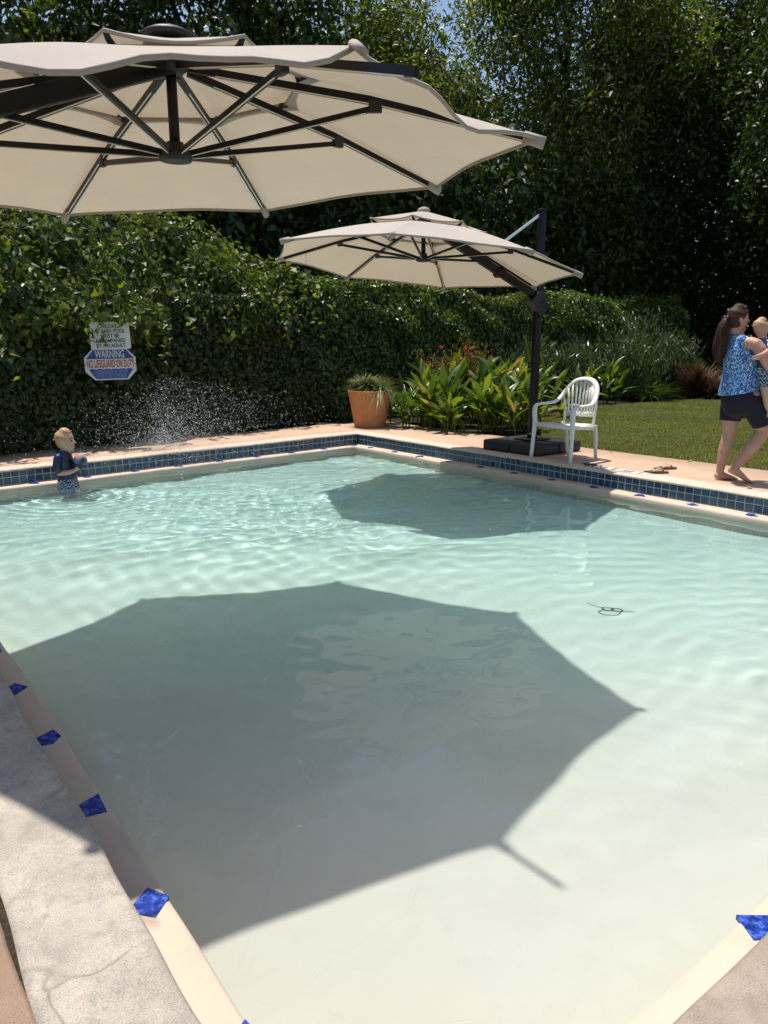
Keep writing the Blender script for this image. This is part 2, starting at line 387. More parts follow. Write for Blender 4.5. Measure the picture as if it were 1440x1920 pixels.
# coping: one slab along each side, rounded pool-side nose, slightly wavy like trowelled concrete
def coping_side(a, b, ao, bo, seed):
    rng = np.random.default_rng(seed); L = (b - a).length; n = int(L / .05) + 1
    e = (b - a).normalized(); nrm = Vector((e.y, -e.x, 0))
    prof = [(.03, -.024), (.004, -.024), (-.003, -.019), (-.002, -.009), (.008, -.001), (.030, .004), (.14, .005), (.235, .004), (.255, -.004), (.262, -.03), (.262, -.10)]
    V = []; ph = rng.uniform(0, 6, 4)
    for i in range(n + 1):
        t = i / n; pa = a.lerp(b, t); po = ao.lerp(bo, t); s = t * L
        w = (po - pa)
        wob = (.006 * math.sin(s * 5.1 + ph[0]) + .004 * math.sin(s * 13 + ph[1])) * (.35 if seed == 3 else .8)
        wo2 = .007 * math.sin(s * 4.3 + ph[2]) + .004 * math.sin(s * 11 + ph[3])
        for d, z in prof:
            q = d / COP_W
            off = wob * (1 - q) + wo2 * q
            p = pa + w * q + nrm * off
            V.append((p.x, p.y, z + (.0025 * math.sin(s * 3.3 + ph[1]) if z > -.02 else 0)))
    k = len(prof); i = np.arange((n + 1) * k).reshape(n + 1, k)
    Fq = np.stack([i[:-1, :-1], i[:-1, 1:], i[1:, 1:], i[1:, :-1]], -1).reshape(-1, 4)
    me = fast_mesh('coping', np.array(V), Fq); me.shade_smooth(); return me
M['coping_far'] = concrete('coping_bleached', (.60, .50, .40), (.52, .42, .33), (.45, .36, .28), 330, .88, .3, big=2.0, fc=.15)
cop_mats = ['deck_rough', 'coping_far', 'coping_far', 'coping']
for i in range(4):
    j = (i + 1) % 4
    tag(link('pool_coping', coping_side(cop_in[i], cop_in[j], cop_out[i], cop_out[j], 3 + i), cop_mats[i]), kind='structure')
# joint strip under and beside coping, then the deck slabs
jo = offset_poly(POOL, COP_W + .006); ji = offset_poly(POOL, COP_W - .05)
tag(ring('deck_joint', offset_poly(POOL, COP_W - .06), offset_poly(POOL, COP_W + .06), 'joint', -.012, -.1).build('deck_joint', 'joint'), kind='structure')
d_in = offset_poly(POOL, COP_W - .008)
d_l = 6.0
def slab_side(i, mat, wide, ext0=0.0, ext1=0.0, wav=.006):
    """deck slab outside pool side i, ragged at the joint"""
    j = (i + 1) % 4; a, b = d_in[i].copy(), d_in[j].copy(); e = (b - a).normalized(); nrm = Vector((e.y, -e.x, 0))
    a -= e * ext0; b += e * ext1
    L = (b - a).length; n = int(L / .04); rng = np.random.default_rng(40 + i); ph = rng.uniform(0, 6, 3)
    inner = []
    for k in range(n + 1):
        s = L * k / n; q = a + e * s + nrm * (wav * (math.sin(s * 6 + ph[0]) * .5 + math.sin(s * 17 + ph[1]) * .3 + rng.normal(0, .22)))
        inner.append(q)
    V = []; 
    for k, q in enumerate(inner):
        o = (a + e * (L * k / n)) + nrm * wide
        V += [(q.x, q.y, -.1), (q.x, q.y, -.010), (q.x + nrm.x * .012, q.y + nrm.y * .012, 0), (o.x, o.y, 0), (o.x, o.y, -.12)]
    ii = np.arange(len(V)).reshape(-1, 5)
    Fq = np.stack([ii[:-1, :-1], ii[:-1, 1:], ii[1:, 1:], ii[1:, :-1]], -1).reshape(-1, 4)
    return tag(link('deck', fast_mesh('deck', np.array(V), Fq), mat), kind='structure')
slab_side(0, 'deck_rough', 5.0, 0, 0)          # near right side
slab_side(1, 'deck', 1.13, 3.0, 0.85)          # far right side, up to the lawn
slab_side(2, 'deck', 1.0, 0.0, 0.8)            # below the hedge
M['deck_worn'] = concrete('deck_worn', (.40, .27, .19), (.30, .195, .135), (.24, .17, .125), 380, .92, .8, big=3.2, fc=.40)
slab_side(3, 'deck_worn', 4.0, 0.0, 3.0)            # near left side
# far corner deck extension under the pot
nF = Vector((.782, .623, 0)); dF = Vector((.623, -.782, 0)); dLF = Vector((.741, .672, 0)); nLF = Vector((-.672, .741, 0))

# ledge ring below the tiles: trowelled plaster with a rounded wavy lip
def ledge_side(i):
    j = (i + 1) % 4; a, b = POOL[i], POOL[j]; ins = offset_poly(POOL, -LEDGE_W); ai, bi = ins[i], ins[j]
    out = offset_poly(POOL, .03); ao, bo = out[i], out[j]
    L = (b - a).length; n = int(L / .05); rng = np.random.default_rng(70 + i); ph = rng.uniform(0, 6, 4)
    prof = [(-.2, LEDGE_Z + .002), (.0, LEDGE_Z), (.45, LEDGE_Z - .002), (.88, LEDGE_Z - .003), (.955, LEDGE_Z - .008), (1.0, LEDGE_Z - .022), (1.01, LEDGE_Z - .050), (1.0, LEDGE_Z - .085), (.97, -.30), (.96, -.80)]
    V = []
    for k in range(n + 1):
        t = k / n; s = t * L; pa = a.lerp(b, t); pi_ = ai.lerp(bi, t); w = pi_ - pa
        wob = (.055 * math.sin(s * 2.1 + ph[0]) + .035 * math.sin(s * 4.7 + ph[1]) + .025 * math.sin(s * 9 + ph[2])) * (.25 if i == 0 else .6 if i == 3 else 1.3)
        edge = min(1, 4 * min(t, 1 - t) * L / 2)
        for q, z in prof:
            qq = q * (1 + wob * edge) if q > .3 else q
            p = pa + w * qq
            V.append((p.x, p.y, z))
    kk = len(prof); ii = np.arange(len(V)).reshape(n + 1, kk)
    Fq = np.stack([ii[:-1, :-1], ii[1:, :-1], ii[1:, 1:], ii[:-1, 1:]], -1).reshape(-1, 4)
    me = fast_mesh('pool_ledge', np.array(V), Fq); me.shade_smooth()
    o = tag(link('pool_ledge', me, 'ledge'), kind='structure'); o.cycles.is_caustics_receiver = True
    return o
ledges = [ledge_side(i) for i in range(4)]

# pool basin floor (gently sloping plaster)
fi = offset_poly(POOL, -.02)
def quad_grid(poly, n, m):
    N0, R0, F0, L0 = [np.array(p[:2]) for p in poly]
    u = np.linspace(0, 1, n)[None, :, None]; v = np.linspace(0, 1, m)[:, None, None]
    G = (1 - u) * (1 - v) * N0 + u * (1 - v) * R0 + u * v * F0 + (1 - u) * v * L0
    return G[..., 0], G[..., 1]
def grid_mesh(name, X, Y, Z):
    m, n = X.shape; ii = np.arange(m * n).reshape(m, n)
    Fq = np.stack([ii[:-1, :-1], ii[:-1, 1:], ii[1:, 1:], ii[1:, :-1]], -1).reshape(-1, 4)
    me = fast_mesh(name, np.stack([X, Y, Z], -1).reshape(-1, 3), Fq); me.shade_smooth(); return me
X, Y = quad_grid(fi, 60, 60)
fl = tag(link('pool_floor', grid_mesh('pool_floor', X, Y, WZ - depth_at(X, Y)), 'plaster'), kind='structure')
fl.cycles.is_caustics_receiver = True

# tile band: wall backing of grout, then each tile its own piece
TP = .0815; TH = .0765
tile_me = None
def make_tile_mesh():
    mb = MB(); mb.box((0, 0, 0), (.0365, .005, .0338)); me = mb.mesh('tile')
    bm = bmesh.new(); bm.from_mesh(me); bmesh.ops.bevel(bm, geom=[e for e in bm.edges if all(v.co.y < 0 for v in e.verts)], offset=.003, segments=1, affect='EDGES'); bm.to_mesh(me); bm.free()
    me.materials.append(M['tile']); return me
tile_me = make_tile_mesh()
def tile_wall(i, frm, count):
    """backing wall of pool side i; count columns of tiles laid from corner POOL[frm]"""
    j = (i + 1) % 4; a, b = POOL[i], POOL[j]; e = (b - a).normalized(); nrm = Vector((e.y, -e.x, 0))
    mb = MB(); p0 = a + nrm * .012; p1 = b + nrm * .012; q0 = a + nrm * .10; q1 = b + nrm * .10
    mb.prism([(p0.x, p0.y), (q0.x, q0.y), (q1.x, q1.y), (p1.x, p1.y)], -.35, -.03)
    w = tag(mb.build('pool_wall', 'grout'), kind='structure')
    src = POOL[frm]; d = (e if frm == i else -e)
    ang = math.atan2(e.y, e.x) + PI      # tile local -Y faces the pool
    rng = random.Random(i)
    for c in range(count):
        for r in range(2):
            p = src + d * (.045 + c * TP) + nrm * (.0105 + rng.uniform(-.0012, .0012))
            t = bpy.data.objects.new('tile', tile_me); C.objects.link(t); t.parent = w
            t.location = (p.x, p.y, -.047 - r * TH); t.rotation_euler = (rng.uniform(-.012, .012), 0, ang + rng.uniform(-.012, .012))
    return w
tile_wall(1, 2, 84)      # far right side, from the far corner
tile_wall(2, 2, 70)      # hedge side, from the far corner
tile_wall(0, 1, 0); tile_wall(3, 0, 0)
def tile_stuff(i):       # near sides, faces turned away: one piece of tile work each
    j = (i + 1) % 4; a, b = POOL[i], POOL[j]; e = (b - a).normalized(); nrm = Vector((e.y, -e.x, 0)); L = (b - a).length
    mb = MB(); R = Matrix((e, nrm, Vector((0, 0, 1)))).transposed()
    for c in range(int(L / TP)):
        for r in range(2):
            p = a + e * (.045 + c * TP) + nrm * .0105; mb.box((p.x, p.y, -.047 - r * TH), (.0375, .005, .0345), R)
    return mb
for o in [x for x in C.objects if x.name.startswith('pool_wall')][2:]:
    i = 0 if o.name.endswith('002') else 3
    t = tile_stuff(i).build('tile_band', 'tile', o); t['kind'] = 'stuff'

# cobalt marker tiles set into the ledges (cut kite shapes)
def ledge_tile(ledge, p, ang, k):
    rng = random.Random(k); shapes = [[(-.055, -.02), (-.01, -.06), (.06, -.045), (.015, .055), (-.035, .06)],
                                      [(-.06, -.05), (.06, -.055), (.02, .05), (-.045, .05)],
                                      [(-.065, 0), (-.01, -.06), (.062, -.02), (.0, .06)]]
    s = shapes[k % 3]; c, sn = math.cos(ang), math.sin(ang); f = .93
    poly = [(p[0] + f * (x * c - y * sn), p[1] + f * (x * sn + y * c)) for x, y in s]
    MB().prism(poly, LEDGE_Z - .012, LEDGE_Z + .0015).build('marker_tile', 'cobalt', ledge)
k = 0
for p in [(-2.24, 3.79), (-1.925, 3.37), (-1.603, 2.953), (-1.279, 2.54), (-.952, 2.116), (-.625, 1.699), (-.30, 1.28)]:
    ledge_tile(ledges[3], (p[0] - .795 * .012, p[1] - .607 * .012), 2.2, k); k += 1
for p in [(.962, 1.624), (1.39, 1.95), (1.82, 2.28), (.53, 1.29)]: ledge_tile(ledges[0], (p[0] + .609 * .012, p[1] - .793 * .012), .9, k + 1); k += 1
for q in range(15):
    p = F_ + dF * (.42 + .548 * q) - nF * .068; ledge_tile(ledges[1], p, -.5, k); k += 1
for q in range(11):
    p = F_ - dLF * (.12 + .56 * q) - nLF * .066; ledge_tile(ledges[2], p, .3, k); k += 1

# ------------------------------------------------------------------ water
wp = offset_poly(POOL, -.05)
X, Y = quad_grid(wp, 400, 420)
def water_height(X, Y):
    rng = np.random.default_rng(21)
    wx = X + .30 * vnoise(X * .9, Y * .9, 0 * X, 5); wy = Y + .30 * vnoise(X * .9, Y * .9, 0 * X, 6)
    Z = np.zeros_like(X)
    for k in range(26):
        lam = rng.uniform(.22, 1.1); a = rng.normal(1.75, .50); kk = 2 * PI / lam
        Z += .00122 * (lam / .45) ** 1.15 * np.sin(kk * (wx * math.cos(a) + wy * math.sin(a)) + rng.uniform(0, 6.28))
    for k in range(14):
        lam = rng.uniform(.11, .22); a = rng.normal(1.65, .5); kk = 2 * PI / lam
        Z += .00055 * (lam / .16) * np.sin(kk * (wx * math.cos(a) + wy * math.sin(a)) + rng.uniform(0, 6.28))
    calm = np.clip((Y + .25 * X - 1.4) / 3.6, 0.10, 1)
    patch = .6 + .5 * vnoise(X * 1.1, Y * 1.1, 0 * X, 9)
    Z *= calm * np.clip(patch, .35, 1.2)
    # chop where the spray comes down
    ch = np.exp(-(((X + 1.5) / 2.2) ** 2 + ((Y - 7.2) / 1.5) ** 2))
    for k in range(22):
        lam = rng.uniform(.07, .16); a = rng.uniform(0, 6.28); kk = 2 * PI / lam
        Z += ch * .00026 * (lam / .1) * np.sin(kk * (X * math.cos(a) + Y * math.sin(a)) + rng.uniform(0, 6.28))
    # rings round the wading child
    r = np.hypot(X + 3.40, Y - 7.78); Z += .010 * np.exp(-r * 2.2) * np.sin(r * 42)
    return Z
water_me = grid_mesh('water', X, Y, WZ + water_height(X, Y))
at = water_me.attributes.new('depth', 'FLOAT', 'POINT'); at.data.foreach_set('value', depth_at(X, Y).astype(np.float32).ravel())
def water_mat():
    m = bpy.data.materials.new('pool_water'); m.use_nodes = True; nt = m.node_tree; nt.nodes.clear()
    out = nt.nodes.new('ShaderNodeOutputMaterial'); g = nt.nodes.new('ShaderNodeBsdfGlass')
    g.inputs['IOR'].default_value = 1.33; g.inputs['Roughness'].default_value = 0
    a = nt.nodes.new('ShaderNodeAttribute'); a.attribute_name = 'depth'
    mr = nt.nodes.new('ShaderNodeMapRange'); mr.inputs['From Min'].default_value = .20; mr.inputs['From Max'].default_value = .40
    nt.links.new(a.outputs['Fac'], mr.inputs[0])
    nt.links.new(ramp(nt, mr.outputs[0], [(0, (.985, .990, .968)), (.22, (.930, .972, .954)), (.55, (.815, .952, .948)), (1, (.750, .940, .950))]), g.inputs['Color'])
    nt.links.new(g.outputs[0], out.inputs[0]); return m
M['water'] = water_mat()
wo = tag(link('water', water_me, 'water'), kind='structure'); wo.cycles.is_caustics_caster = True

# ------------------------------------------------------------------ lawn and bed
BED = [(-0.3, 11.95), (.35, 11.55), (.9, 10.95), (1.25, 10.70), (1.75, 10.62), (2.3, 10.55), (2.44, 11.6), (2.94, 13.4), (4.6, 15.6), (7.3, 17.3), (9.2, 17.4), (14, 16), (18, 24), (0, 24), (-3, 13)]
tag(MB().prism(BED, -.2, -.012).build('planting_bed', 'soil'), kind='structure')
tag(MB().prism([(-30, -2), (-5.6, 6.0), (-2.2, 13.2), (1.2, 16.6), (9.5, 22.2), (60, 24), (60, 60), (-60, 60)], -.3, -.03).build('bed_behind_hedge', 'soil'), kind='structure')
EXT = [(-.75, 11.0), (1.2, 10.78), (.9, 10.97), (.35, 11.6), (-.3, 12.0), (-1.1, 12.4), (-1.6, 11.7)]
tag(MB().prism([(-1.2, 11.25), (-.1, 11.15), (1.05, 10.75), (.9, 10.97), (.35, 11.57), (-.3, 12.0), (-1.1, 12.5)], -.1, -.004).build('deck', 'deck'), kind='structure')
LAWN = [(2.28, 10.6), (2.35, 9.72), (2.62, 9.30), (4.03, 7.65), (6.2, 5.02), (9.0, 1.6), (30, 4), (30, 17.5), (9.2, 17.6), (7.3, 17.5), (4.6, 15.8), (2.94, 13.6), (2.44, 11.8)]
tag(MB().prism(LAWN, -.2, .003).build('lawn', 'lawn'), kind='structure')
tag(MB().prism([(6.2, -6), (9, 1.6), (6.0, 5.25), (2.6, 9.3), (2.3, 9.6), (2.1, 9.0), (5.2, 4.4), (.5, .9), (.5, -6)], -.2, -.03).build('ground_fill', 'ground'), kind='structure')
def in_poly(P, poly):
    x, y = P[:, 0], P[:, 1]; ins = np.zeros(len(P), bool); n = len(poly)
    for i in range(n):
        x1, y1 = poly[i]; x2, y2 = poly[i - 1]
        c = ((y1 > y) != (y2 > y)) & (x < (x2 - x1) * (y - y1) / (y2 - y1 + 1e-12) + x1)
        ins ^= c
    return ins
rng = np.random.default_rng(3)
G = np.stack([rng.uniform(2.2, 13, 900000), rng.uniform(4.0, 17.8, 900000)], 1)
dens = np.clip(12.0 / (G[:, 1] ** 1.15), 0.0, 1)
G = G[in_poly(G, LAWN) & (rng.random(len(G)) < dens) & (G[:, 0] < G[:, 1] * .75 + 1)]
G = G[:330000]
n = len(G); h = rng.uniform(.018, .038, n); w = rng.uniform(.0025, .005, n) * (1 + .06 * G[:, 1]); a = rng.uniform(0, 6.28, n); ln = rng.normal(0, .022, (n, 2))
dx, dy = np.cos(a) * w, np.sin(a) * w
z0 = np.zeros(n) + .003
V = np.stack([np.stack([G[:, 0] - dx, G[:, 1] - dy, z0], 1), np.stack([G[:, 0] + dx, G[:, 1] + dy, z0], 1), np.stack([G[:, 0] + ln[:, 0], G[:, 1] + ln[:, 1], z0 + h], 1)], 1)
tag(link('grass', fast_mesh('grass', V.reshape(-1, 3), np.arange(3 * n).reshape(n, 3)), 'grass'), 'short olive green lawn grass beside the deck', 'grass', kind='stuff')

# ------------------------------------------------------------------ hedges
HEDGE = [(-10.5, 1.8), (-4.74, 8.5), (-1.45, 12.35), (2.5, 16.2), (9.5, 21.5), (14, 24.2)]
hp = np.array(HEDGE); seg = np.diff(hp, axis=0); sl = np.hypot(seg[:, 0], seg[:, 1]); cum = np.concatenate([[0], np.cumsum(sl)])
def hedge_pt(s):
    s = np.asarray(s); i = np.clip(np.searchsorted(cum, s, side='right') - 1, 0, len(seg) - 1); t = (s - cum[i]) / sl[i]
    p = hp[i] + seg[i] * t[:, None]; e = seg[i] / sl[i][:, None]
    # blend direction a little at the bends
    nrm_ = np.stack([e[:, 1], -e[:, 0]], 1)       # towards the pool
    return p, nrm_
def hedge_foliage(s0, s1, top, nleaf, size, shape, width, seed, depth=.35, bulge=.16, over=0, zmin=0.0, topdepth=1.2, front=.72, spread=.5, zpow=1.0, bz=0, zr=9.0, rec=0.0, bf=1.0):
    rng = np.random.default_rng(seed)
    s = rng.uniform(s0, s1, nleaf); p, nr = hedge_pt(s); T = top(s)
    isf = rng.random(nleaf) < front
    z = np.where(isf, zmin + (T - zmin) * rng.random(nleaf) ** zpow, T + rng.normal(0, .07, nleaf))
    d = np.where(isf, -np.abs(rng.normal(0, depth * .5, nleaf)), -rng.uniform(0, topdepth, nleaf))
    b = bulge * (vnoise(s * 1.9 * bf, z * 2.3 * bf, 0 * s, seed + 1) + .5 * vnoise(s * 4.6 * bf, z * 5 * bf, 0 * s, seed + 7)) - rec * np.maximum(0, np.minimum(z, T) - zr) + over * np.exp(-((z - T * bz) / .55) ** 2) * (1 + .5 * vnoise(s * 1.3, z, 0 * s, seed + 2))
    zz = z + np.where(isf, 0, .14 * vnoise(s * 2.1, d * 2.5, 0 * s, seed + 3))
    off = np.where(isf, d + b, d - rec * np.maximum(0, T - zr))
    P = np.stack([p[:, 0] + nr[:, 0] * off, p[:, 1] + nr[:, 1] * off, np.maximum(zz, .02)], 1)
    Nn = np.stack([nr[:, 0] * np.where(isf, .9, .25), nr[:, 1] * np.where(isf, .9, .25), np.where(isf, .45, 1.0)], 1)
    return leaf_cloud('f', P, Nn, size, width, rng, shape, spread, .3)
def core(s0, s1, top, back=.95, z0=-.02, front=.30, zr=1.5, rec=0):  # solid filler added behind the leaves to stop light coming through
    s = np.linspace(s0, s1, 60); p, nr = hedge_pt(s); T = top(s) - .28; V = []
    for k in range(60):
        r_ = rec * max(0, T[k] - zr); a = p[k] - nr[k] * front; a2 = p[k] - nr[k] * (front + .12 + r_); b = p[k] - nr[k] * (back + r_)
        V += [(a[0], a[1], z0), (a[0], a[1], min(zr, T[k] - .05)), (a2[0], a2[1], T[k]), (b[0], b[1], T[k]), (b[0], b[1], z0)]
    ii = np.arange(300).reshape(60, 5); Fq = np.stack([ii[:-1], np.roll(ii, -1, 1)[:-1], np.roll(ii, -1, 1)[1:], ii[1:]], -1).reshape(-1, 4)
    me = fast_mesh('shade_core', np.array(V), Fq); return me
S_A = cum[1] + .0; S_SPLIT = cum[2] + .7
top_left = lambda s: 2.25 + .85 / (1 + np.exp((np.asarray(s) - (cum[2] - .55)) / .42)) + .12 * vnoise(np.asarray(s) * 1.7, 0 * np.asarray(s), 0 * np.asarray(s), 31)
top_right = lambda s: 2.22 + .12 * np.clip((np.asarray(s) - cum[3]) / 6, 0, 1) + .07 * vnoise(np.asarray(s) * 1.5, 0 * np.asarray(s), 0 * np.asarray(s), 32)
hl = empty('vine_hedge', (-4.74, 8.5, 0), 0, 'tall overgrown vine-covered hedge with the two warning signs on it', 'hedge')
inv = Matrix.Translation((4.74, -8.5, 0))
def part_cloud(name, VF, mat, parent, kind=None):
    V, F = VF; loc = np.array(parent.location); o = link(name, fast_mesh(name, V - loc, F), mat, parent)
    if kind: o['kind'] = kind
    return o
def merge(*vfs):
    V = []; F = []; n = 0
    for v, f in vfs: V.append(v); F.append(f + n); n += len(v)
    return np.concatenate(V), np.concatenate(F)
def part_mesh(name, me, mat, parent):
    me.transform(Matrix.Translation(-Vector(parent.location))); return link(name, me, mat, parent)
part_mesh('shade_core', core(cum[0] + 3, S_SPLIT, top_left, zr=1.55, rec=.85), 'core_shade', hl)
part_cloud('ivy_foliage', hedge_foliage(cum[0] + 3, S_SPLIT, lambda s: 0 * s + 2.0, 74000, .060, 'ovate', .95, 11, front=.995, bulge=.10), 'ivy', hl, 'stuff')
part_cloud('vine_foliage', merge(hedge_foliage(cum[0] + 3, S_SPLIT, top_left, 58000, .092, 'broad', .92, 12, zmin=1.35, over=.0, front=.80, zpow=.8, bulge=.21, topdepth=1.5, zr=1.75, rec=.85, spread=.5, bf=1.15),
                                 hedge_foliage(cum[0] + 3, S_SPLIT, lambda s: top_left(s) + .12, 3600, .16, 'lance', .40, 13, zmin=1.9, over=.12, bz=.8, front=.8, topdepth=1.3, spread=.9, zr=1.75, rec=.85, bulge=.22)), 'vine', hl, 'stuff')
# hanging runners
def runners(seed, n):
    rng = np.random.default_rng(seed); Ps = []
    s = rng.uniform(cum[0] + 4, S_SPLIT - .6, n)
    p, nr = hedge_pt(s); T = top_left(s)
    for k in range(n):
        L = rng.uniform(.25, .75); m = int(L / .035); t = np.linspace(0, 1, m)
        zs_ = rng.uniform(1.7, T[k] + .1); off = .12 + .20 * np.sin(t * 2.2) - .85 * max(0, zs_ - 1.75) + .5 * L * t; z = zs_ - L * t ** 1.3
        e = np.array([-nr[k][1], nr[k][0]]); sd = rng.normal(0, .25) * t
        Ps.append(np.stack([p[k][0] + nr[k][0] * off + e[0] * sd, p[k][1] + nr[k][1] * off + e[1] * sd, z], 1) + rng.normal(0, .02, (m, 3)))
    P = np.concatenate(Ps); return leaf_cloud('r', P, np.tile([.45, -.45, .6], (len(P), 1)), .085, .62, rng, 'broad', .7, .6)
part_cloud('runners', runners(15, 150), 'vine', hl, 'stuff')
S_END = cum[3] + 7.2
hr = empty('clipped_hedge', (2.5, 16.2, 0), 0, 'lower clipped hedge with sunlit flat top behind the planting bed', 'hedge')
part_mesh('shade_core', core(S_SPLIT - .3, S_END, top_right, zr=1.85, rec=.5), 'core_shade', hr)
part_cloud('foliage', hedge_foliage(S_SPLIT - .3, S_END, top_right, 84000, .066, 'ovate', .85, 17, front=.68, bulge=.12, topdepth=1.1, zr=1.8, rec=.5, bf=1.3), 'hedge', hr, 'stuff')

# ------------------------------------------------------------------ trees behind
def tree(name, loc, height, rx, ry, z0, mat, nl, leaf, seed, label, width=.42, lumps=64, shape='lance', bias=.75):
    rng = np.random.default_rng(seed); t = empty(name, (loc[0], loc[1], -.03), 0, label, 'tree', 'trees growing behind the hedge')
    # trunk and limbs
    mb = MB(); lean = rng.normal(0, .25, 2)
    tr = [(lean[0] * q, lean[1] * q, height * .82 * q) for q in np.linspace(0, 1, 7)]
    mb.tube([Vector(p) + Vector((rng.normal(0, .06), rng.normal(0, .06), 0)) * (i > 0) for i, p in enumerate(tr)], [.20, .17, .15, .12, .09, .06, .03], 9)
    cz = (height + z0) / 2; rz = (height - z0) / 2
    u = norm(rng.normal(0, 1, (lumps, 3))); rad = rng.random(lumps) ** (1 / 3) * (1 - bias) + bias * rng.uniform(.72, 1.0, lumps)
    Lc = np.stack([u[:, 0] * rx * rad, u[:, 1] * ry * rad, cz + u[:, 2] * rz * rad], 1)
    for k in range(min(14, lumps)):
        b = Lc[k]; q = min(.95, max(.15, (b[2] - .6) / (height * .82))); st = Vector((lean[0] * q, lean[1] * q, height * .82 * q * .75))
        mid = st.lerp(Vector(b), .5) + Vector((0, 0, .2)); mb.tube([st, mid, Vector(b)], [.07, .045, .015], 6)
    mb.build('trunk', 'bark', t, True)
    lr = rng.uniform(.55, 1.15, lumps) * (rx + ry + rz) / 3 * .36
    w = lr ** 2 / (lr ** 2).sum(); idx = rng.choice(lumps, nl, p=w)
    d = norm(rng.normal(0, 1, (nl, 3)) * [1, 1, .85]); r = lr[idx] * (1 - np.abs(rng.normal(0, .20, nl)))
    P = Lc[idx] + d * r[:, None] + rng.normal(0, .05, (nl, 3))
    ok = P[:, 2] > .15
    P = P[ok]; d = d[ok]
    Nn = d * .55 + np.array([0, 0, .55])
    V, F = leaf_cloud('c', P, Nn, leaf, width, rng, shape, .6, .45)
    c = link('crown', fast_mesh('crown', V, F), mat, t); c['kind'] = 'stuff'
    return t
TR = [
    ('broadleaf_tree', (-13.0, 12.0), 12.5, 3.4, 2.8, .8, 'tree_c', 42000, .19, 'mid green leafy tree behind the hedge, furthest along past the warning signs', .5),
    ('broadleaf_tree', (-8.2, 14.8), 12.0, 3.2, 2.6, .8, 'tree_c', 56000, .18, 'bushy mid green tree rising behind the hedge and the nearer parasol', .5),
    ('broadleaf_tree', (-3.9, 17.8), 12.0, 3.0, 2.6, .6, 'tree_b', 56000, .17, 'dark leafy tree rising behind the top of the nearer parasol', .5),
    ('broadleaf_tree', (.3, 21.4), 10.3, 2.5, 2.2, .6, 'tree_a', 48000, .155, 'light green airy tree with blue sky showing through its top', .36),
    ('broadleaf_tree', (5.3, 24.0), 15.0, 3.2, 2.6, .6, 'tree_a', 66000, .17, 'tall light olive tree standing behind the further parasol', .36),
    ('broadleaf_tree', (9.4, 26.2), 16.0, 3.6, 2.8, .6, 'tree_c', 66000, .18, 'tall olive green tree behind the clipped hedge and the further parasol mast', .40),
    ('broadleaf_tree', (14.2, 26.0), 16.0, 3.4, 2.8, .5, 'tree_b', 58000, .18, 'tall dark ivy-clad tree standing behind the oleanders', .45),
    ('broadleaf_tree', (12.6, 20.0), 14.0, 3.1, 2.4, .1, 'tree_b', 60000, .15, 'very dark tall tree behind the woman carrying the infant', .5),
]
for k, (nm, loc, h_, rx, ry, z0, mat, nl, lf, lab, wd) in enumerate(TR):
    tree(nm, loc, h_, rx, ry, z0, mat, nl, lf, 100 + k, lab, wd)
# dense dark understorey closing the view between the trunks, and a far tree belt
def belt(name, path, h0, h1, thick, n, leaf, mat, seed, label):
    rng = np.random.default_rng(seed); pth = np.array(path); sg = np.diff(pth, axis=0); l = np.hypot(sg[:, 0], sg[:, 1]); cm = np.concatenate([[0], np.cumsum(l)])
    s = rng.uniform(0, cm[-1], n); i = np.clip(np.searchsorted(cm, s, side='right') - 1, 0, len(sg) - 1); p = pth[i] + sg[i] * ((s - cm[i]) / l[i])[:, None]
    top = h1 + .9 * vnoise(s * .8, 0 * s, 0 * s, seed); z = h0 + (top - h0) * rng.random(n)
    P = np.stack([p[:, 0] + rng.normal(0, thick, n), p[:, 1] + rng.normal(0, thick, n) + .5 * vnoise(s, z, 0 * s, seed + 1), z], 1)
    V, F = leaf_cloud('b', P, np.tile([.2, -.5, .6], (n, 1)), leaf, .5, rng, 'lance', .7, .4)
    return tag(link(name, fast_mesh(name, V, F), mat), label, 'undergrowth', kind='stuff')
belt('undergrowth', [(-13, 9.5), (-6.5, 13.4), (-1.5, 17.2), (3.5, 20.8), (10, 25), (20, 25.5), (27, 20)], 0, 6.2, .55, 60000, .22, 'tree_b', 201, 'dense dark undergrowth filling the gap behind the hedge')
belt('far_woods', [(-22, 20), (-8, 23), (4, 30), (16, 33), (28, 31), (38, 22)], 0, 10.5, 1.1, 60000, .42, 'tree_b', 202, 'far dark belt of woods closing the view behind the trees')

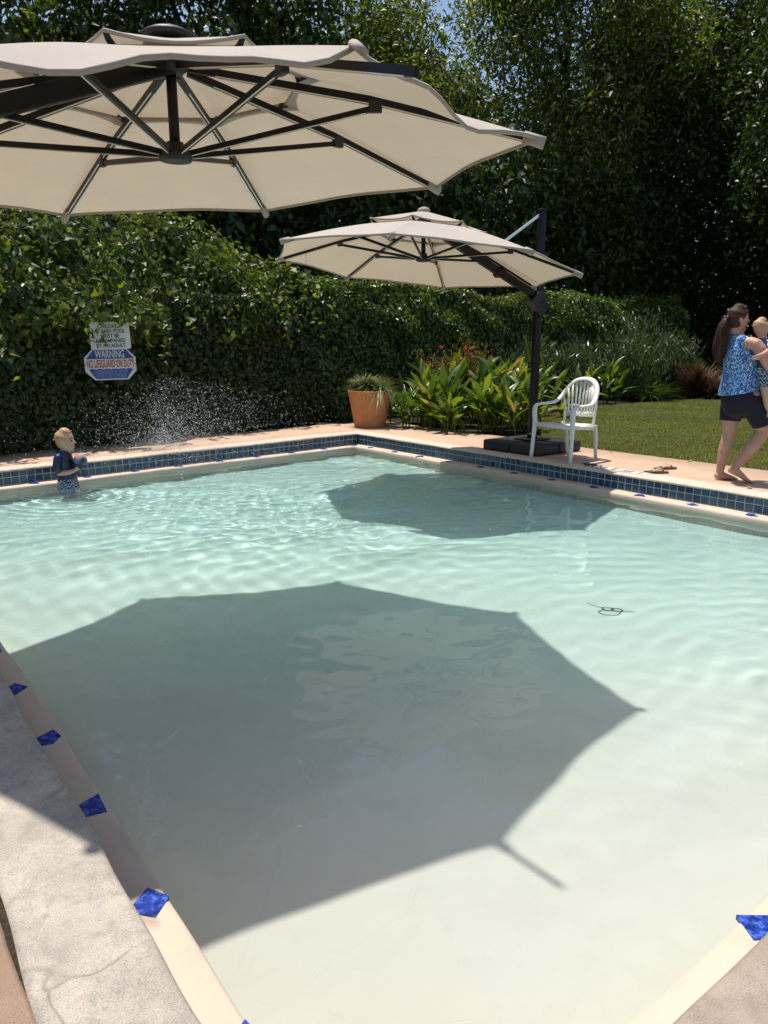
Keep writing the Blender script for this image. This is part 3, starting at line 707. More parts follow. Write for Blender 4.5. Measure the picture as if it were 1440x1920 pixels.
# ------------------------------------------------------------------ planting
def blade_tuft(n, L, w, seed, spread=1.0, base=.10, up=.9, segs=5, cent=(0, 0, 0), droop=1.0, jit=.3):
    """arching strap leaves from a crown"""
    rng = np.random.default_rng(seed); a = rng.uniform(0, 2 * PI, n); r0 = base * np.sqrt(rng.random(n)); ll = L * (1 + rng.uniform(-jit, jit, n)); el = np.clip(rng.normal(up, .25, n), .15, 1.5)
    dirx, diry = np.cos(a), np.sin(a); t = np.linspace(0, 1, segs + 1)
    hor = ll[:, None] * (np.cos(el)[:, None] * t + spread * .35 * t ** 2); ver = ll[:, None] * (np.sin(el)[:, None] * t - droop * .62 * t ** 2.2)
    bx = cent[0] + r0 * np.cos(a * 1.7); by = cent[1] + r0 * np.sin(a * 1.7)
    X = bx[:, None] + dirx[:, None] * hor; Y = by[:, None] + diry[:, None] * hor; Z = cent[2] + ver
    wd = w * (1 - t ** 2.5 * .95) * np.where(t < .15, .7, 1)
    sx, sy = -diry[:, None] * wd, dirx[:, None] * wd
    V = np.stack([np.stack([X - sx, Y - sy, Z], -1), np.stack([X + sx, Y + sy, Z], -1)], 2)      # n, seg+1, 2, 3
    V = V.reshape(n, -1, 3); q = np.array([(2 * i, 2 * i + 1, 2 * i + 3, 2 * i + 2) for i in range(segs)])
    F = q[None] + (np.arange(n) * V.shape[1])[:, None, None]
    return V.reshape(-1, 3), F.reshape(-1, 4)
# cannas: every big leaf is a part
def canna_leaf_mesh(k):
    L = 1.0; mb = MB(); n = 7; bend = [.10, .22, .34, .16, .45][k]; wd = [.115, .13, .11, .15, .125][k]
    vs = []; fs = []
    for i in range(n):
        t = i / (n - 1); w = wd * (math.sin(PI * min(1, t ** .72)) ** .85) + (.012 if t < .3 else 0)
        if i == n - 1: w = .002
        y = t * L * (1 - bend * .25 * t); z = -bend * t ** 2.2 * .8; tw = .35 * (t - .4) * (1 if k % 2 else -1)
        vs += [(-w * math.cos(tw), y, z + w * .45 - w * math.sin(tw)), (0, y, z), (w * math.cos(tw), y, z + w * .45 + w * math.sin(tw))]
    for i in range(n - 1):
        a = 3 * i; fs += [(a, a + 1, a + 4, a + 3), (a + 1, a + 2, a + 5, a + 4)]
    mb.add(vs, fs); me = mb.mesh('leaf', True); me.materials.append(M['canna_o']); return me
CL = [canna_leaf_mesh(k) for k in range(5)]
def canna(loc, h, nleaf, seed, label, group, rad=.22):
    rng = random.Random(seed); t = empty('canna_plant', (*loc, -.012), 0, label, 'plant', group)
    mb = MB(); nst = max(3, nleaf // 6); stems = []
    for k in range(nst):
        a = rng.uniform(0, 6.28); r = rad * math.sqrt(rng.random()); b = Vector((r * math.cos(a), r * math.sin(a), 0)); ln = Vector((rng.gauss(0, .10), rng.gauss(0, .10), 1)) * h * rng.uniform(.45, .78)
        stems.append((b, ln)); mb.tube([b, b + ln * .5, b + ln], [.012, .010, .005], 5)
    mb.build('stem', 'canna', t, True)
    for k in range(nleaf):
        b, ln = stems[k % nst]; q = rng.uniform(.12, 1.0); o = bpy.data.objects.new('leaf', CL[rng.randrange(5)]); C.objects.link(o); o.parent = t
        o.location = b + ln * q; s = h * rng.uniform(.40, .60) * (1.05 - .25 * q); o.scale = (s * rng.uniform(.75, 1.05),) + (s, s)
        el = rng.uniform(.25, .95) + q * .5 + (rng.random() < .25) * .25
        o.rotation_euler = Quaternion((0, 0, 1), rng.uniform(0, 6.28)).to_matrix().to_4x4().to_euler()
        Rm = Matrix.Rotation(rng.uniform(0, 6.28), 4, 'Z') @ Matrix.Rotation(el, 4, 'X') @ Matrix.Rotation(rng.gauss(0, .35), 4, 'Y')
        o.rotation_euler = Rm.to_euler()
    return t
lab1 = 'low broad-leaved canna clump at the deck edge between terracotta pot and mast'
lab1b = 'taller broad-leaved canna clump in the second row below the red flowering shrub'
spots = [(.50, 11.75, .82), (.95, 11.35, .95), (1.35, 11.10, .92), (1.80, 11.05, .98), (2.2, 11.1, .9), (.60, 12.4, 1.0), (1.15, 12.0, 1.12), (1.65, 11.75, 1.22), (2.10, 11.85, 1.25), (2.45, 12.2, 1.1), (1.6, 12.6, 1.3), (2.25, 12.8, 1.3), (.72, 11.55, .8), (1.12, 10.98, .72), (1.58, 10.85, .75), (2.02, 10.82, .78), (1.0, 12.9, 1.15), (.15, 12.3, .75)]
for k, (x, y, h_) in enumerate(spots): canna((x, y), h_, 32, 300 + k, lab1 if y < 11.5 else lab1b, 'cannas at the deck edge' if y < 11.5 else 'cannas below the red flowering shrub')
lab2 = 'green canna clump at the lawn edge in front of the oleanders'
for k, (x, y, h_) in enumerate([(3.35, 14.3, .85), (3.9, 15.2, .95), (4.5, 15.9, 1.0), (5.1, 16.6, 1.05), (3.0, 13.3, .8)]): canna((x, y), h_, 22, 330 + k, lab2, 'cannas at the lawn edge', .25)
def shrub(name, loc, rx, rz, mat, n, leaf, width, seed, label, cat='shrub', shape='lance', up=.9, group=None):
    rng = np.random.default_rng(seed); t = empty(name, (*loc, -.012), 0, label, cat, group)
    nst = 16; tips = []; mb = MB()
    for k in range(nst):
        a = rng.uniform(0, 6.28); r = rx * math.sqrt(rng.random()); tip = Vector((r * math.cos(a), r * math.sin(a), rz * 2 * rng.uniform(.62, 1) * (1 - .35 * (r / rx) ** 2)))
        b = Vector((tip.x * .2, tip.y * .2, 0)); mb.tube([b, b.lerp(tip, .5) + Vector((0, 0, .08)), tip], [.018, .012, .004], 5); tips.append((b, tip))
    mb.build('stem', 'bark', t, True)
    i = rng.integers(0, nst, n); q = rng.random(n) ** .6; B = np.array([tips[k][0] for k in i]); T = np.array([tips[k][1] for k in i])
    P = B + (T - B) * q[:, None] + rng.normal(0, rx * .17, (n, 3)); P[:, 2] = np.maximum(P[:, 2], .05)
    d = rng.normal(0, 1, (n, 3)); d[:, 2] += up * .4; A = norm(np.stack([d[:, 0], d[:, 1], np.abs(d[:, 2]) * .4 + up], 1)); Nn = norm(np.cross(A, rng.normal(0, 1, (n, 3)))); S = np.cross(A, Nn)
    o, f = LEAF[shape]; L = (leaf * (1 + rng.uniform(-.3, .3, n)))[:, None, None]
    V = P[:, None] + S[:, None] * o[None, :, 0:1] * L * width + A[:, None] * o[None, :, 1:2] * L + Nn[:, None] * o[None, :, 2:3] * L
    F = f[None] + (np.arange(n) * len(o))[:, None, None]
    c = link('foliage', fast_mesh('foliage', V.reshape(-1, 3), F.reshape(-1, 4)), mat, t); c['kind'] = 'stuff'
    return t, tips
shrub('oleander', (4.0, 16.7), .75, .80, 'oleander', 4200, .17, .17, 401, 'grey green oleander right behind the white plastic chair')
shrub('oleander', (5.9, 17.9), .95, .98, 'oleander', 6200, .18, .17, 402, 'large grey green oleander behind the back of the lawn')
shrub('oleander', (6.9, 18.7), .80, .95, 'oleander', 4200, .18, .17, 403, 'grey green oleander next to the purple grass')
shrub('oleander', (2.9, 15.0), .6, .72, 'oleander', 2600, .16, .17, 404, 'grey green oleander behind the black mast')
rs, tips = shrub('red_flowering_shrub', (1.25, 13.1), .62, .74, 'jatropha', 3600, .10, .28, 405, 'bronze green shrub with red flowers above the cannas')
rng = np.random.default_rng(9)
for k in range(26):
    b, tp = tips[k % len(tips)]; p = tp + Vector((rng.normal(0, .16), rng.normal(0, .16) - .12, rng.normal(-.06, .14)))
    mb = MB()
    for q in range(7):
        c = p + Vector(rng.normal(0, .022, 3)); a = rng.uniform(0, 6.28)
        mb.tube([c, c + Vector((math.cos(a) * .012, math.sin(a) * .012, .022))], [.012, .003], 5)
    mb.build('flower', 'red', rs)
def tuft(name, loc, args, mat, label, cat, group=None):
    t = empty(name, (*loc, -.012), 0, label, cat, group); V, F = blade_tuft(**args)
    c = link('foliage', fast_mesh('foliage', V, F), mat, t); c['kind'] = 'stuff'; return t
tuft('fountain_grass', (7.55, 18.0), dict(n=900, L=1.15, w=.009, seed=501, base=.30, up=1.28, droop=.62, spread=.6), 'purple', 'dark purple fountain grass clump beside the woman', 'grass clump')
tuft('fountain_grass', (8.15, 17.9), dict(n=420, L=.95, w=.010, seed=502, base=.25, up=1.1, droop=.8), 'purple', 'smaller purple fountain grass clump partly hidden behind the woman', 'grass clump')
tuft('strap_leaf_plant', (6.15, 17.2), dict(n=260, L=.75, w=.013, seed=503, base=.20, up=.85, droop=.7), 'canna', 'pale green spiky strap-leaf plant at the back lawn edge', 'plant')

# terracotta pot with liriope
pt = empty('terracotta_pot', (-.225, 11.83, -.004), 0, 'large tapered terracotta pot standing at the far pool corner', 'pot')
mb = MB(); mb.lathe([(.235, 0), (.25, .012), (.252, .03), (.345, .545), (.352, .555), (.352, .572), (.345, .580), (.325, .578), (.318, .56), (.30, .50)], 48)
mb.build('pot_wall', 'terracotta', pt, True)
MB().lathe([(.305, .49), (.305, .515), (.15, .525), (.01, .53)], 32).build('potting_soil', 'soil', pt, True)
lt = empty('liriope_plant', (-.225, 11.83, .515), 0, 'mound of striped grassy leaves spilling over the terracotta pot', 'plant')
V, F = merge(blade_tuft(n=1000, L=.50, w=.0066, seed=511, base=.20, up=.95, droop=.80, spread=.5), blade_tuft(n=170, L=.50, w=.0058, seed=512, base=.10, up=.75, droop=1.5, spread=.3, cent=(.19, -.14, 0)))
link('foliage', fast_mesh('foliage', V, F), 'liriope', lt)['kind'] = 'stuff'

# ------------------------------------------------------------------ cantilever parasols
def parasol(base, yaw, d, R, ze, apex, hubz, tilt, label, base_yaw, slip=False, mast_top=2.80, cap_mat='black_plastic'):
    t = empty('cantilever_parasol', (base[0], base[1], .0), yaw, label, 'parasol', 'cream cantilever parasols with black frames')
    c0 = Vector((-d, 0, 0)); hub_top = ze + .47
    def rim(j, q=1.0, dz=0):       # point on rib j at fraction q
        a = j * PI / 4; x, y = R * q * math.cos(a), R * q * math.sin(a)
        return c0 + Vector((x, y, ze + tilt * x + (hub_top - ze) * (1 - q) + .035 * math.sin(PI * q) + dz))
    # base: four weight tanks with a slab on the deck
    by = base_yaw - yaw; Rb = Matrix.Rotation(by, 3, 'Z')
    for sx in (-1, 1):
        for sy in (-1, 1):
            mb = MB(); mb.box(Rb @ Vector((sx * .2175, sy * .2175, .068)), (.213, .213, .064), Rb)
            mb.build('base_tank', 'black_plastic', t, bev=.035, seg=3)
    MB().box((0, 0, .142), (.16, .16, .010), Rb).build('base_plate', 'black_metal', t, bev=.004)
    MB().tube([(0, 0, .14), (0, 0, .22)], .062, 16).build('mast_socket', 'black_metal', t, True)
    MB().box((0, 0, (.16 + mast_top) / 2), (.046, .034, (mast_top - .16) / 2)).build('mast', 'black_metal', t, bev=.010)
    MB().box((0, 0, mast_top + .012), (.050, .038, .014)).build('mast_cap', 'black_metal', t, bev=.008)
    cz = 1.80
    mb = MB(); mb.prism([(-.16, -.02), (-.02, .12), (.06, .10), (.075, -.16), (.0, -.20), (-.06, -.10)], -.055, .055)
    me = mb.mesh('slider'); me.transform(Matrix.Translation((0, 0, cz)) @ Matrix.Rotation(PI / 2, 4, 'X'))
    sl = link('slider', me, 'black_plastic', t)
    MB().tube([(.02, -.06, cz - .02), (.02, -.10, cz - .02), (.08, -.12, cz - .10)], .010, 8).build('crank_handle', 'black_plastic', sl, True)
    # arm from slider to the top hub
    top = c0 + Vector((0, 0, hub_top - .03)); a0 = Vector((-.07, 0, cz + .06))
    MB().beam(a0, top, .062, .085).build('arm', 'black_metal', t, bev=.010)
    j0 = a0.lerp(top, .34); MB().tube([j0 + Vector((0, -.05, 0)), j0 + Vector((0, .05, 0))], .06, 16).build('arm_joint', 'black_metal', t, True)
    st = a0.lerp(top, .50); MB().beam((-.03, .0, mast_top - .04), st + Vector((0, 0, .03)), .020, .026).build('stay_rod', 'steel' if not slip else 'black_metal', t)
    # centre post, hubs
    low = c0 + Vector((.0, 0, hubz))
    MB().tube([low, c0 + Vector((0, 0, apex - .03))], .024, 14).build('centre_post', 'black_metal', t, True)
    hb = MB(); hb.lathe([(.045, -.035), (.072, -.030), (.080, -.012), (.078, .004), (.045, .012), (.04, .05)], 24, low); hb.build('lower_hub', 'black_plastic', t, True)
    hb = MB(); hb.lathe([(.05, -.06), (.075, -.04), (.075, .0), (.05, .02)], 20, c0 + Vector((0, 0, hub_top - .01))); hb.build('upper_hub', 'black_plastic', t, True)
    kc = 1.0 if slip else .55; cap = MB(); cap.lathe([(.11 * kc, -.012), (.125 * kc, .0), (.12 * kc, .014), (.09 * kc, .03), (.04 * kc, .040), (.01, .042)], 28, c0 + Vector((0, 0, apex)))
    cap.build('top_cap', cap_mat, t, True)
    for j in range(8):
        a = rim(j, .05, -.035); e = rim(j, 1.0 if not (slip and j == 2) else 1.0, -.012); m_ = rim(j, .55, -.030)
        rb = MB(); rb.beam(a, m_, .022, .032); rb.beam(m_, e, .022, .030); r = rb.build('rib', 'black_metal', t)
        sd = (e - a).cross(Vector((0, 0, 1))).normalized()
        for s_ in (-1, 1):
            x = MB(); x.beam(m_.lerp(e, .05) + sd * .009 * s_ + Vector((0, 0, -.016)), e.lerp(m_, .06) + sd * .009 * s_ + Vector((0, 0, -.016)), .0045, .004)
            x.beam(a.lerp(m_, .15) + sd * .009 * s_ + Vector((0, 0, -.017)), m_ + sd * .009 * s_ + Vector((0, 0, -.017)), .0045, .004)
            x.build('rib_strip', 'strip', r)
        k_ = rim(j, .56, -.052); MB().box(k_, (.030, .015, .026), Matrix.Rotation(j * PI / 4, 3, 'Z')).build('rib_bracket', 'black_plastic', r, bev=.006)
        s0 = low + Vector((math.cos(j * PI / 4) * .06, math.sin(j * PI / 4) * .06, 0))
        s1 = rim(j, .56, -.058)
        so = MB().beam(s0, s1, .018, .024).build('strut', 'black_metal', t)
        x = MB(); x.beam(s0.lerp(s1, .02) + sd * .007 + Vector((0, 0, -.0135)), s0.lerp(s1, .95) + sd * .007 + Vector((0, 0, -.0135)), .005, .003); x.build('strut_strip', 'strip', so)
    # canopy panels
    NS, NT = 14, 12; q0 = .36
    def corner(j): return j % 8
    for j in range(8):
        j2 = (j + 1) % 8; V = []
        for it in range(NT + 1):
            tt = q0 + (1 - q0) * it / NT
            for is_ in range(NS + 1):
                s = is_ / NS
                def P(jj, q):
                    p = rim(jj, q)
                    if slip and jj == 2:
                        qq = q0 + (q - q0) * .72; p = rim(jj, qq, .012 + .022 * ((q - q0) / (1 - q0)) ** 2)
                    return p
                pull = 1 - .036 * 4 * s * (1 - s) * ((tt - q0) / (1 - q0)) ** 2.0
                q = q0 + (tt - q0) * pull
                p = P(j, q).lerp(P(j2, q), s)
                arch = 4 * s * (1 - s); g = (tt - q0) / (1 - q0)
                p.z += -.012 * arch * math.sin(PI * g) + .004
                if slip and j in (1, 2):
                    w = s if j == 1 else 1 - s
                    w2 = min(1, w * 1.25)
                    p.z += g ** 1.6 * (.045 * math.sin(s * 8.6 + (1.2 if j == 1 else 3.4) + g * 2) * (.35 + .65 * w2) * (arch ** .6) + .018 * math.sin(s * 17 + 1.0) * w2 * arch)
                    p.z -= g ** 2 * .05 * arch
                if not slip or j not in (1, 2): p.z += .004 * math.sin(s * 9 + j) * g * arch
                V.append(p)
        ii = np.arange((NT + 1) * (NS + 1)).reshape(NT + 1, NS + 1)
        Fq = np.stack([ii[:-1, :-1], ii[1:, :-1], ii[1:, 1:], ii[:-1, 1:]], -1).reshape(-1, 4)
        me = fast_mesh('canopy_panel', np.array([tuple(p) for p in V]), Fq); me.shade_smooth()
        cp = link('canopy_panel', me, 'canopy', t)
        edge = [V[NT * (NS + 1) + k] for k in range(NS + 1)]
        MB().tube([p + Vector((0, 0, -.004)) for p in edge], [(.0045, .010)] * (NS + 1), 6).build('hem', 'canopy_seam', cp, True)
        inner = [V[k] + Vector((0, 0, -.002)) for k in range(NS + 1)]
        MB().tube(inner, [(.004, .006)] * (NS + 1), 6).build('hem', 'canopy_seam', cp, True)
        if not (slip and j == 2):
            e = rim(j, .955, -.012); e2 = rim(j, 1.012, -.014)
            MB().tube([e, e2], [(.020, .026), (.024, .028)], 10).build('rib_pocket', 'canopy_seam', cp, True)
        else:
            e = V[NT * (NS + 1)]; MB().tube([e + Vector((0, 0, .004)), e + (e - c0 - Vector((0, 0, ze))).normalized() * .05 + Vector((0, 0, -.035))], [(.026, .015), (.022, .010)], 10).build('rib_pocket', 'canopy_seam', cp, True)
    # vent tier on top
    rv = .405
    for j in range(8):
        V = []
        for it in range(6):
            g = it / 5
            for is_ in range(9):
                s = is_ / 8
                def PV(jj):
                    p = rim(jj, rv); p.z += .052; a_ = c0 + Vector((0, 0, apex + .004)); return a_.lerp(p, .06 + .94 * g)
                p = PV(j).lerp(PV((j + 1) % 8), s); arch = 4 * s * (1 - s)
                ctr = c0 + Vector((0, 0, p.z)); p = p.lerp(ctr, .075 * arch * g ** 2); p.z -= .016 * arch * g
                V.append(p)
        ii = np.arange(54).reshape(6, 9); Fq = np.stack([ii[:-1, :-1], ii[1:, :-1], ii[1:, 1:], ii[:-1, 1:]], -1).reshape(-1, 4)
        me = fast_mesh('vent_panel', np.array([tuple(p) for p in V]), Fq); me.shade_smooth(); vp = link('vent_panel', me, 'canopy', t)
        MB().tube([V[45 + k] for k in range(9)], [(.004, .008)] * 9, 6).build('hem', 'canopy_seam', vp, True)
        b0 = rim(j, rv - .06, -.01); b1 = rim(j, rv - .01, .046)
        MB().tube([b0, b0.lerp(b1, .5) + Vector((math.cos(j * PI / 4), math.sin(j * PI / 4), 0)) * .02, b1], [.014, .013, .010], 8).build('vent_bracket', 'black_plastic', t, True)
    # tie strap at a corner
    if slip:
        p = rim(1, .985, .0)
        path = [p + Vector((0, 0, .02)), p + Vector((.0, .03, .055)), p + Vector((-.03, .06, .06)), p + Vector((-.05, .10, .02)), p + Vector((-.06, .14, .015)), p + Vector((-.06, .15, -.03)), p + Vector((-.06, .15, -.10))]
        MB().tube(path, [(.013, .004)] * 7, 8, ref=(1, 0, .2)).build('tie_strap', 'canopy_seam', t, True)
    else:
        p = rim(3, .8, -.04); MB().tube([p, p + Vector((.02, .03, -.13))], .0025, 5).build('tie_cord', 'canopy_seam', t, True)
    return t
A_RF = math.atan2(-.782, .623)
parasol((-2.311, 2.639), math.radians(219.6), 1.730, 1.685, 2.105, 2.648, 2.165, -.074, 'near cream parasol with slack canopy and one black rib end poking out', math.radians(128), slip=True)
parasol((1.84, 9.13), .57, 1.690, 1.631, 2.10, 2.650, 2.18, -.094, 'taut cream parasol on black mast beside the white plastic chair', A_RF, cap_mat='canopy_seam')

# ------------------------------------------------------------------ white plastic chair
ch = empty('plastic_chair', (2.12, 8.46, 0), math.radians(-54.2), 'white moulded plastic armchair with fan back beside the pool', 'chair')
def spline(pts, n):
    pts = [Vector(p) for p in pts]; out = []; P = [pts[0] * 2 - pts[1]] + pts + [pts[-1] * 2 - pts[-2]]
    m = len(pts) - 1
    for i in range(n + 1):
        u = m * i / n; k = min(int(u), m - 1); t = u - k; a, b, c, d = P[k], P[k + 1], P[k + 2], P[k + 3]
        out.append(.5 * ((2 * b) + (c - a) * t + (2 * a - 5 * b + 4 * c - d) * t * t + (3 * b - a - 3 * c + d) * t ** 3))
    return out
half = [(.285, -.235, .612), (.288, -.15, .622), (.282, -.03, .625), (.268, .06, .640), (.248, .13, .69), (.228, .175, .755), (.190, .212, .825), (.115, .240, .885), (0, .250, .905)]
rail = [(x, y, z) for x, y, z in half] + [(-x, y, z) for x, y, z in reversed(half[:-1])]
rp = spline(rail, 56)
MB().tube(rp, [(.031, .016) for _ in rp], 10, ref=(0, -.55, .8)).build('arm_and_back_rail', 'white_plastic', ch, True)
for s in (-1, 1):
    p = spline([(s * .285, -.225, .618), (s * .283, -.262, .585), (s * .278, -.268, .50), (s * .276, -.262, .41), (s * .284, -.272, .20), (s * .292, -.285, 0)], 12)
    MB().tube(p, [(.032, .018)] * 3 + [(.034, .023)] * 3 + [(.031, .024)] * 3 + [(.024, .021)] * 4, 10, ref=(0, 1, 0)).build('front_leg', 'white_plastic', ch, True)
    p = spline([(s * .225, .18, .40), (s * .215, .215, .25), (s * .208, .255, 0)], 8)
    MB().tube(p, [(.036, .019)] * 3 + [(.032, .020)] * 3 + [(.022, .018)] * 3, 10, ref=(0, 1, 0)).build('rear_leg', 'white_plastic', ch, True)
V = []; NX, NY = 12, 12
for iy in range(NY + 1):
    for ix in range(NX + 1):
        u = ix / NX * 2 - 1; v = iy / NY; w = .272 - .045 * v
        z = .415 - .035 * v - .016 * (1 - u * u) * math.sin(PI * min(1, v * 1.1)) - (.03 * max(0, .12 - v) / .12)
        V.append((u * w, -.275 + .45 * v, z))
ii = np.arange((NX + 1) * (NY + 1)).reshape(NY + 1, NX + 1)
Fq = np.stack([ii[:-1, :-1], ii[:-1, 1:], ii[1:, 1:], ii[1:, :-1]], -1).reshape(-1, 4)
me = fast_mesh('seat', np.array(V), Fq); me.shade_smooth(); so = link('seat', me, 'white_plastic', ch)
so.modifiers.new('thickness', 'SOLIDIFY').thickness = .012
for s in (-1, 1): MB().tube([(s * .268, -.265, .392), (s * .250, 0, .375), (s * .226, .175, .355)], [(.010, .024)] * 3, 8).build('seat_rail', 'white_plastic', ch, True)
MB().tube([(-.265, -.272, .388), (0, -.276, .386), (.265, -.272, .388)], [(.010, .020)] * 3, 8).build('seat_front_rail', 'white_plastic', ch, True)
# back: lower cross bar with cut-out, side uprights, slats fanning out to the rail
MB().tube([(-.200, .185, .515), (0, .205, .500), (.200, .185, .515)], [(.008, .030)] * 3, 8, ref=(0, .2, 1)).build('back_crossbar', 'white_plastic', ch, True)
MB().tube([(-.205, .168, .390), (0, .178, .378), (.205, .168, .390)], [(.012, .018)] * 3, 8, ref=(0, .2, 1)).build('back_lower_bar', 'white_plastic', ch, True)
for s in (-1, 1): MB().tube([(s * .212, .165, .375), (s * .214, .180, .50), (s * .228, .180, .62), (s * .236, .165, .70)], [(.018, .010)] * 4, 8, ref=(0, 1, 0)).build('back_upright', 'white_plastic', ch, True)
for k in range(9):
    u = (k - 4) / 4.0; b = Vector((u * .170, .200 - .015 * u * u, .515))
    ang = u * .98; tip = Vector((math.sin(ang) * .225, .245 - .065 * u * u, .665 + .225 * math.cos(ang)))
    w = .0145
    MB().tube([b, b.lerp(tip, .5) + Vector((0, .006, 0)), tip], [(w * .85, .005), (w * 1.15, .005), (w * 1.45, .005)], 8, ref=(0, 1, 0)).build('back_slat', 'white_plastic', ch, True)

# ------------------------------------------------------------------ small things on the deck
# depth marker strip with letters that read from the deck side
mk = empty('depth_marker', (2.475, 7.585, .0075), math.atan2(-.782, .623) + PI, 'white depth marker reading 1 FT 2 IN set in the coping', 'sign')
def text_mesh(body, size, sx=1.0, ext=.001, mat='ink', parent=None, loc=(0, 0, 0), rot=None, name='lettering', bold=0.0, space=1.0):
    cu = bpy.data.curves.new('lettering', 'FONT'); cu.body = body; cu.size = size; cu.extrude = ext; cu.align_x = 'CENTER'; cu.align_y = 'CENTER'; cu.offset = bold; cu.space_character = space
    tmp = bpy.data.objects.new('tmp_text', cu); C.objects.link(tmp)
    dg = bpy.context.evaluated_depsgraph_get(); me = bpy.data.meshes.new_from_object(tmp.evaluated_get(dg)); bpy.data.objects.remove(tmp); bpy.data.curves.remove(cu)
    me.transform(Matrix.Diagonal((sx, 1, 1, 1))); me.materials.clear(); o = link(name, me, mat, parent); o.location = loc
    if rot: o.rotation_euler = rot
    return o
for k, tx in enumerate(['1', 'FT', '2', 'IN']):
    x = (k - 1.5) * .155
    MB().box((x, 0, .0), (.0765, .0765, .004)).build('marker_tile', 'sign_white', mk, bev=.002)
    text_mesh(tx, .14, .85, .0006, 'ink', mk, (x, 0, .0052), bold=.002)
gg = empty('swim_goggles', (2.235, 7.875, .006), A_RF + .1, 'swim goggles with blue lenses lying on the coping by the chair', 'goggles')
def goggles(t, lensmat, s=1.0):
    for q in (-1, 1):
        mb = MB(); mb.lathe([(.024, -.004), (.033, .002), (.034, .010), (.026, .016)], 20, (q * .042 * s, 0, .012), 1.15, .85); mb.build('lens_frame', 'rubber', t, True)
        mb = MB(); mb.lathe([(.026, .012), (.026, .019), (.014, .024), (.003, .0255)], 20, (q * .042 * s, 0, .012), 1.15, .85); mb.build('lens', lensmat, t, True)
    MB().tube([(-.012, 0, .022), (0, .002, .028), (.012, 0, .022)], .005, 8).build('nose_bridge', 'rubber', t, True)
goggles(gg, 'lens')
MB().tube(spline([(-.078, 0, .018), (-.13, .02, .012), (-.12, .075, .008), (-.02, .09, .010), (.09, .075, .008), (.12, .03, .012), (.078, 0, .018)], 24), [(.006, .002)] * 25, 6).build('strap', 'rubber', gg, True)
for k, (loc, ang) in enumerate([((2.80, 7.47), -.10), ((2.985, 7.72), .05)]):
    ff = empty('flip_flop', (*loc, .003), ang, ['brown flip-flop with beige strap, the one overlapping toward the pool edge', 'brown flip-flop with beige strap lying nearer the lawn'][k], 'flip-flop')
    out = []
    for i in range(28):
        a = 2 * PI * i / 28; x = .125 * math.cos(a); w = .043 + .008 * math.cos(a) - .006 * math.cos(2 * a); out.append((x, w * math.sin(a)))
    MB().prism(out, 0, .018).build('sole', 'sole', ff)
    for s in (-1, 1):
        MB().tube(spline([(.070, 0, .018), (.055, s * .012, .040), (.0, s * .036, .048), (-.045, s * .042, .018)], 12), [(.010, .003)] * 13, 8).build('strap', 'thong', ff, True)
# goggles sunk on the pool floor
gx, gy = 1.44, 4.40
gz = float(WZ - depth_at(gx, gy))
g2 = empty('sunken_goggles', (gx, gy, gz + .002), -.28, 'dark goggles with loose strap lying on the pool floor under water', 'goggles'); g2.scale = (.66, .66, .66)
for q in (-1, 1):
    th = [2 * PI * k / 24 for k in range(25)]
    MB().tube([(q * .048 + .046 * math.cos(a), .032 * math.sin(a), .018 + .012 * math.sin(a)) for a in th], .0055, 6, cap=False).build('lens_frame', 'rubber', g2, True)
MB().tube([(-.012, .02, .030), (0, .024, .034), (.012, .02, .030)], .005, 8).build('nose_bridge', 'rubber', g2, True)
MB().tube(spline([(.092, -.01, .018), (.15, -.015, .022), (.20, -.01, .03)], 10), .004, 6).build('strap', 'rubber', g2, True)
MB().tube(spline([(-.09, 0, .018), (-.15, .04, .02), (-.23, .09, .035)], 10), .004, 6).build('strap', 'rubber', g2, True)
MB().tube(spline([(-.085, -.02, .015), (-.13, -.09, .012), (-.06, -.15, .012), (.05, -.13, .012), (.08, -.03, .015)], 24), .0035, 6).build('strap', 'rubber', g2, True)
# dry leaves
for k, (x, y) in enumerate([(2.78, 9.02), (3.42, 8.20), (2.05, 10.2), (3.36, 6.62)]):
    mb = MB(); r = random.Random(k); a = r.uniform(0, 6)
    pts = [(0, 0, .004), (.03, .02, .014), (.06, .012, .010), (.085, 0, .018), (.055, -.018, .012), (.025, -.02, .010)]
    mb.add([(x + p[0] * math.cos(a) - p[1] * math.sin(a), y + p[0] * math.sin(a) + p[1] * math.cos(a), p[2]) for p in pts], [(0, 1, 5), (1, 2, 4, 5), (2, 3, 4)])
    o = mb.build('dry_leaf', 'dry'); tag(o, ['dry brown leaf lying at the lawn edge behind the chair', 'dry brown leaf on the deck beside the lawn and flip-flops', 'dry brown leaf below the cannas', 'yellowed dry leaf on the deck in front of the woman'][k], 'leaf')

# ------------------------------------------------------------------ signs on the hedge
sc_, = [Vector((-3.43, 9.42, 0))]
S_YAW = math.radians(26)
def plate(name, poly, cz, label, mat='sign_white', th=.004, dx=0, roll=0):
    t = empty(name, (sc_.x + dx, sc_.y, cz), 0, label, 'sign'); t.rotation_euler = (PI / 2, roll, S_YAW)
    MB().prism(poly, -th, 0).build('plate', mat, t); return t
def rrect(w, h, r=.02, n=5):
    out = []
    for cx, cy, a0 in ((w - r, h - r, 0), (-w + r, h - r, PI / 2), (-w + r, -h + r, PI), (w - r, -h + r, 1.5 * PI)):
        out += [(cx + r * math.cos(a0 + PI / 2 * k / n), cy + r * math.sin(a0 + PI / 2 * k / n)) for k in range(n + 1)]
    return out
s1 = plate('notice_sign', rrect(.238, .165), 1.395, 'weathered white notice board saying children must be accompanied by an adult', dx=.02, roll=math.radians(-2))
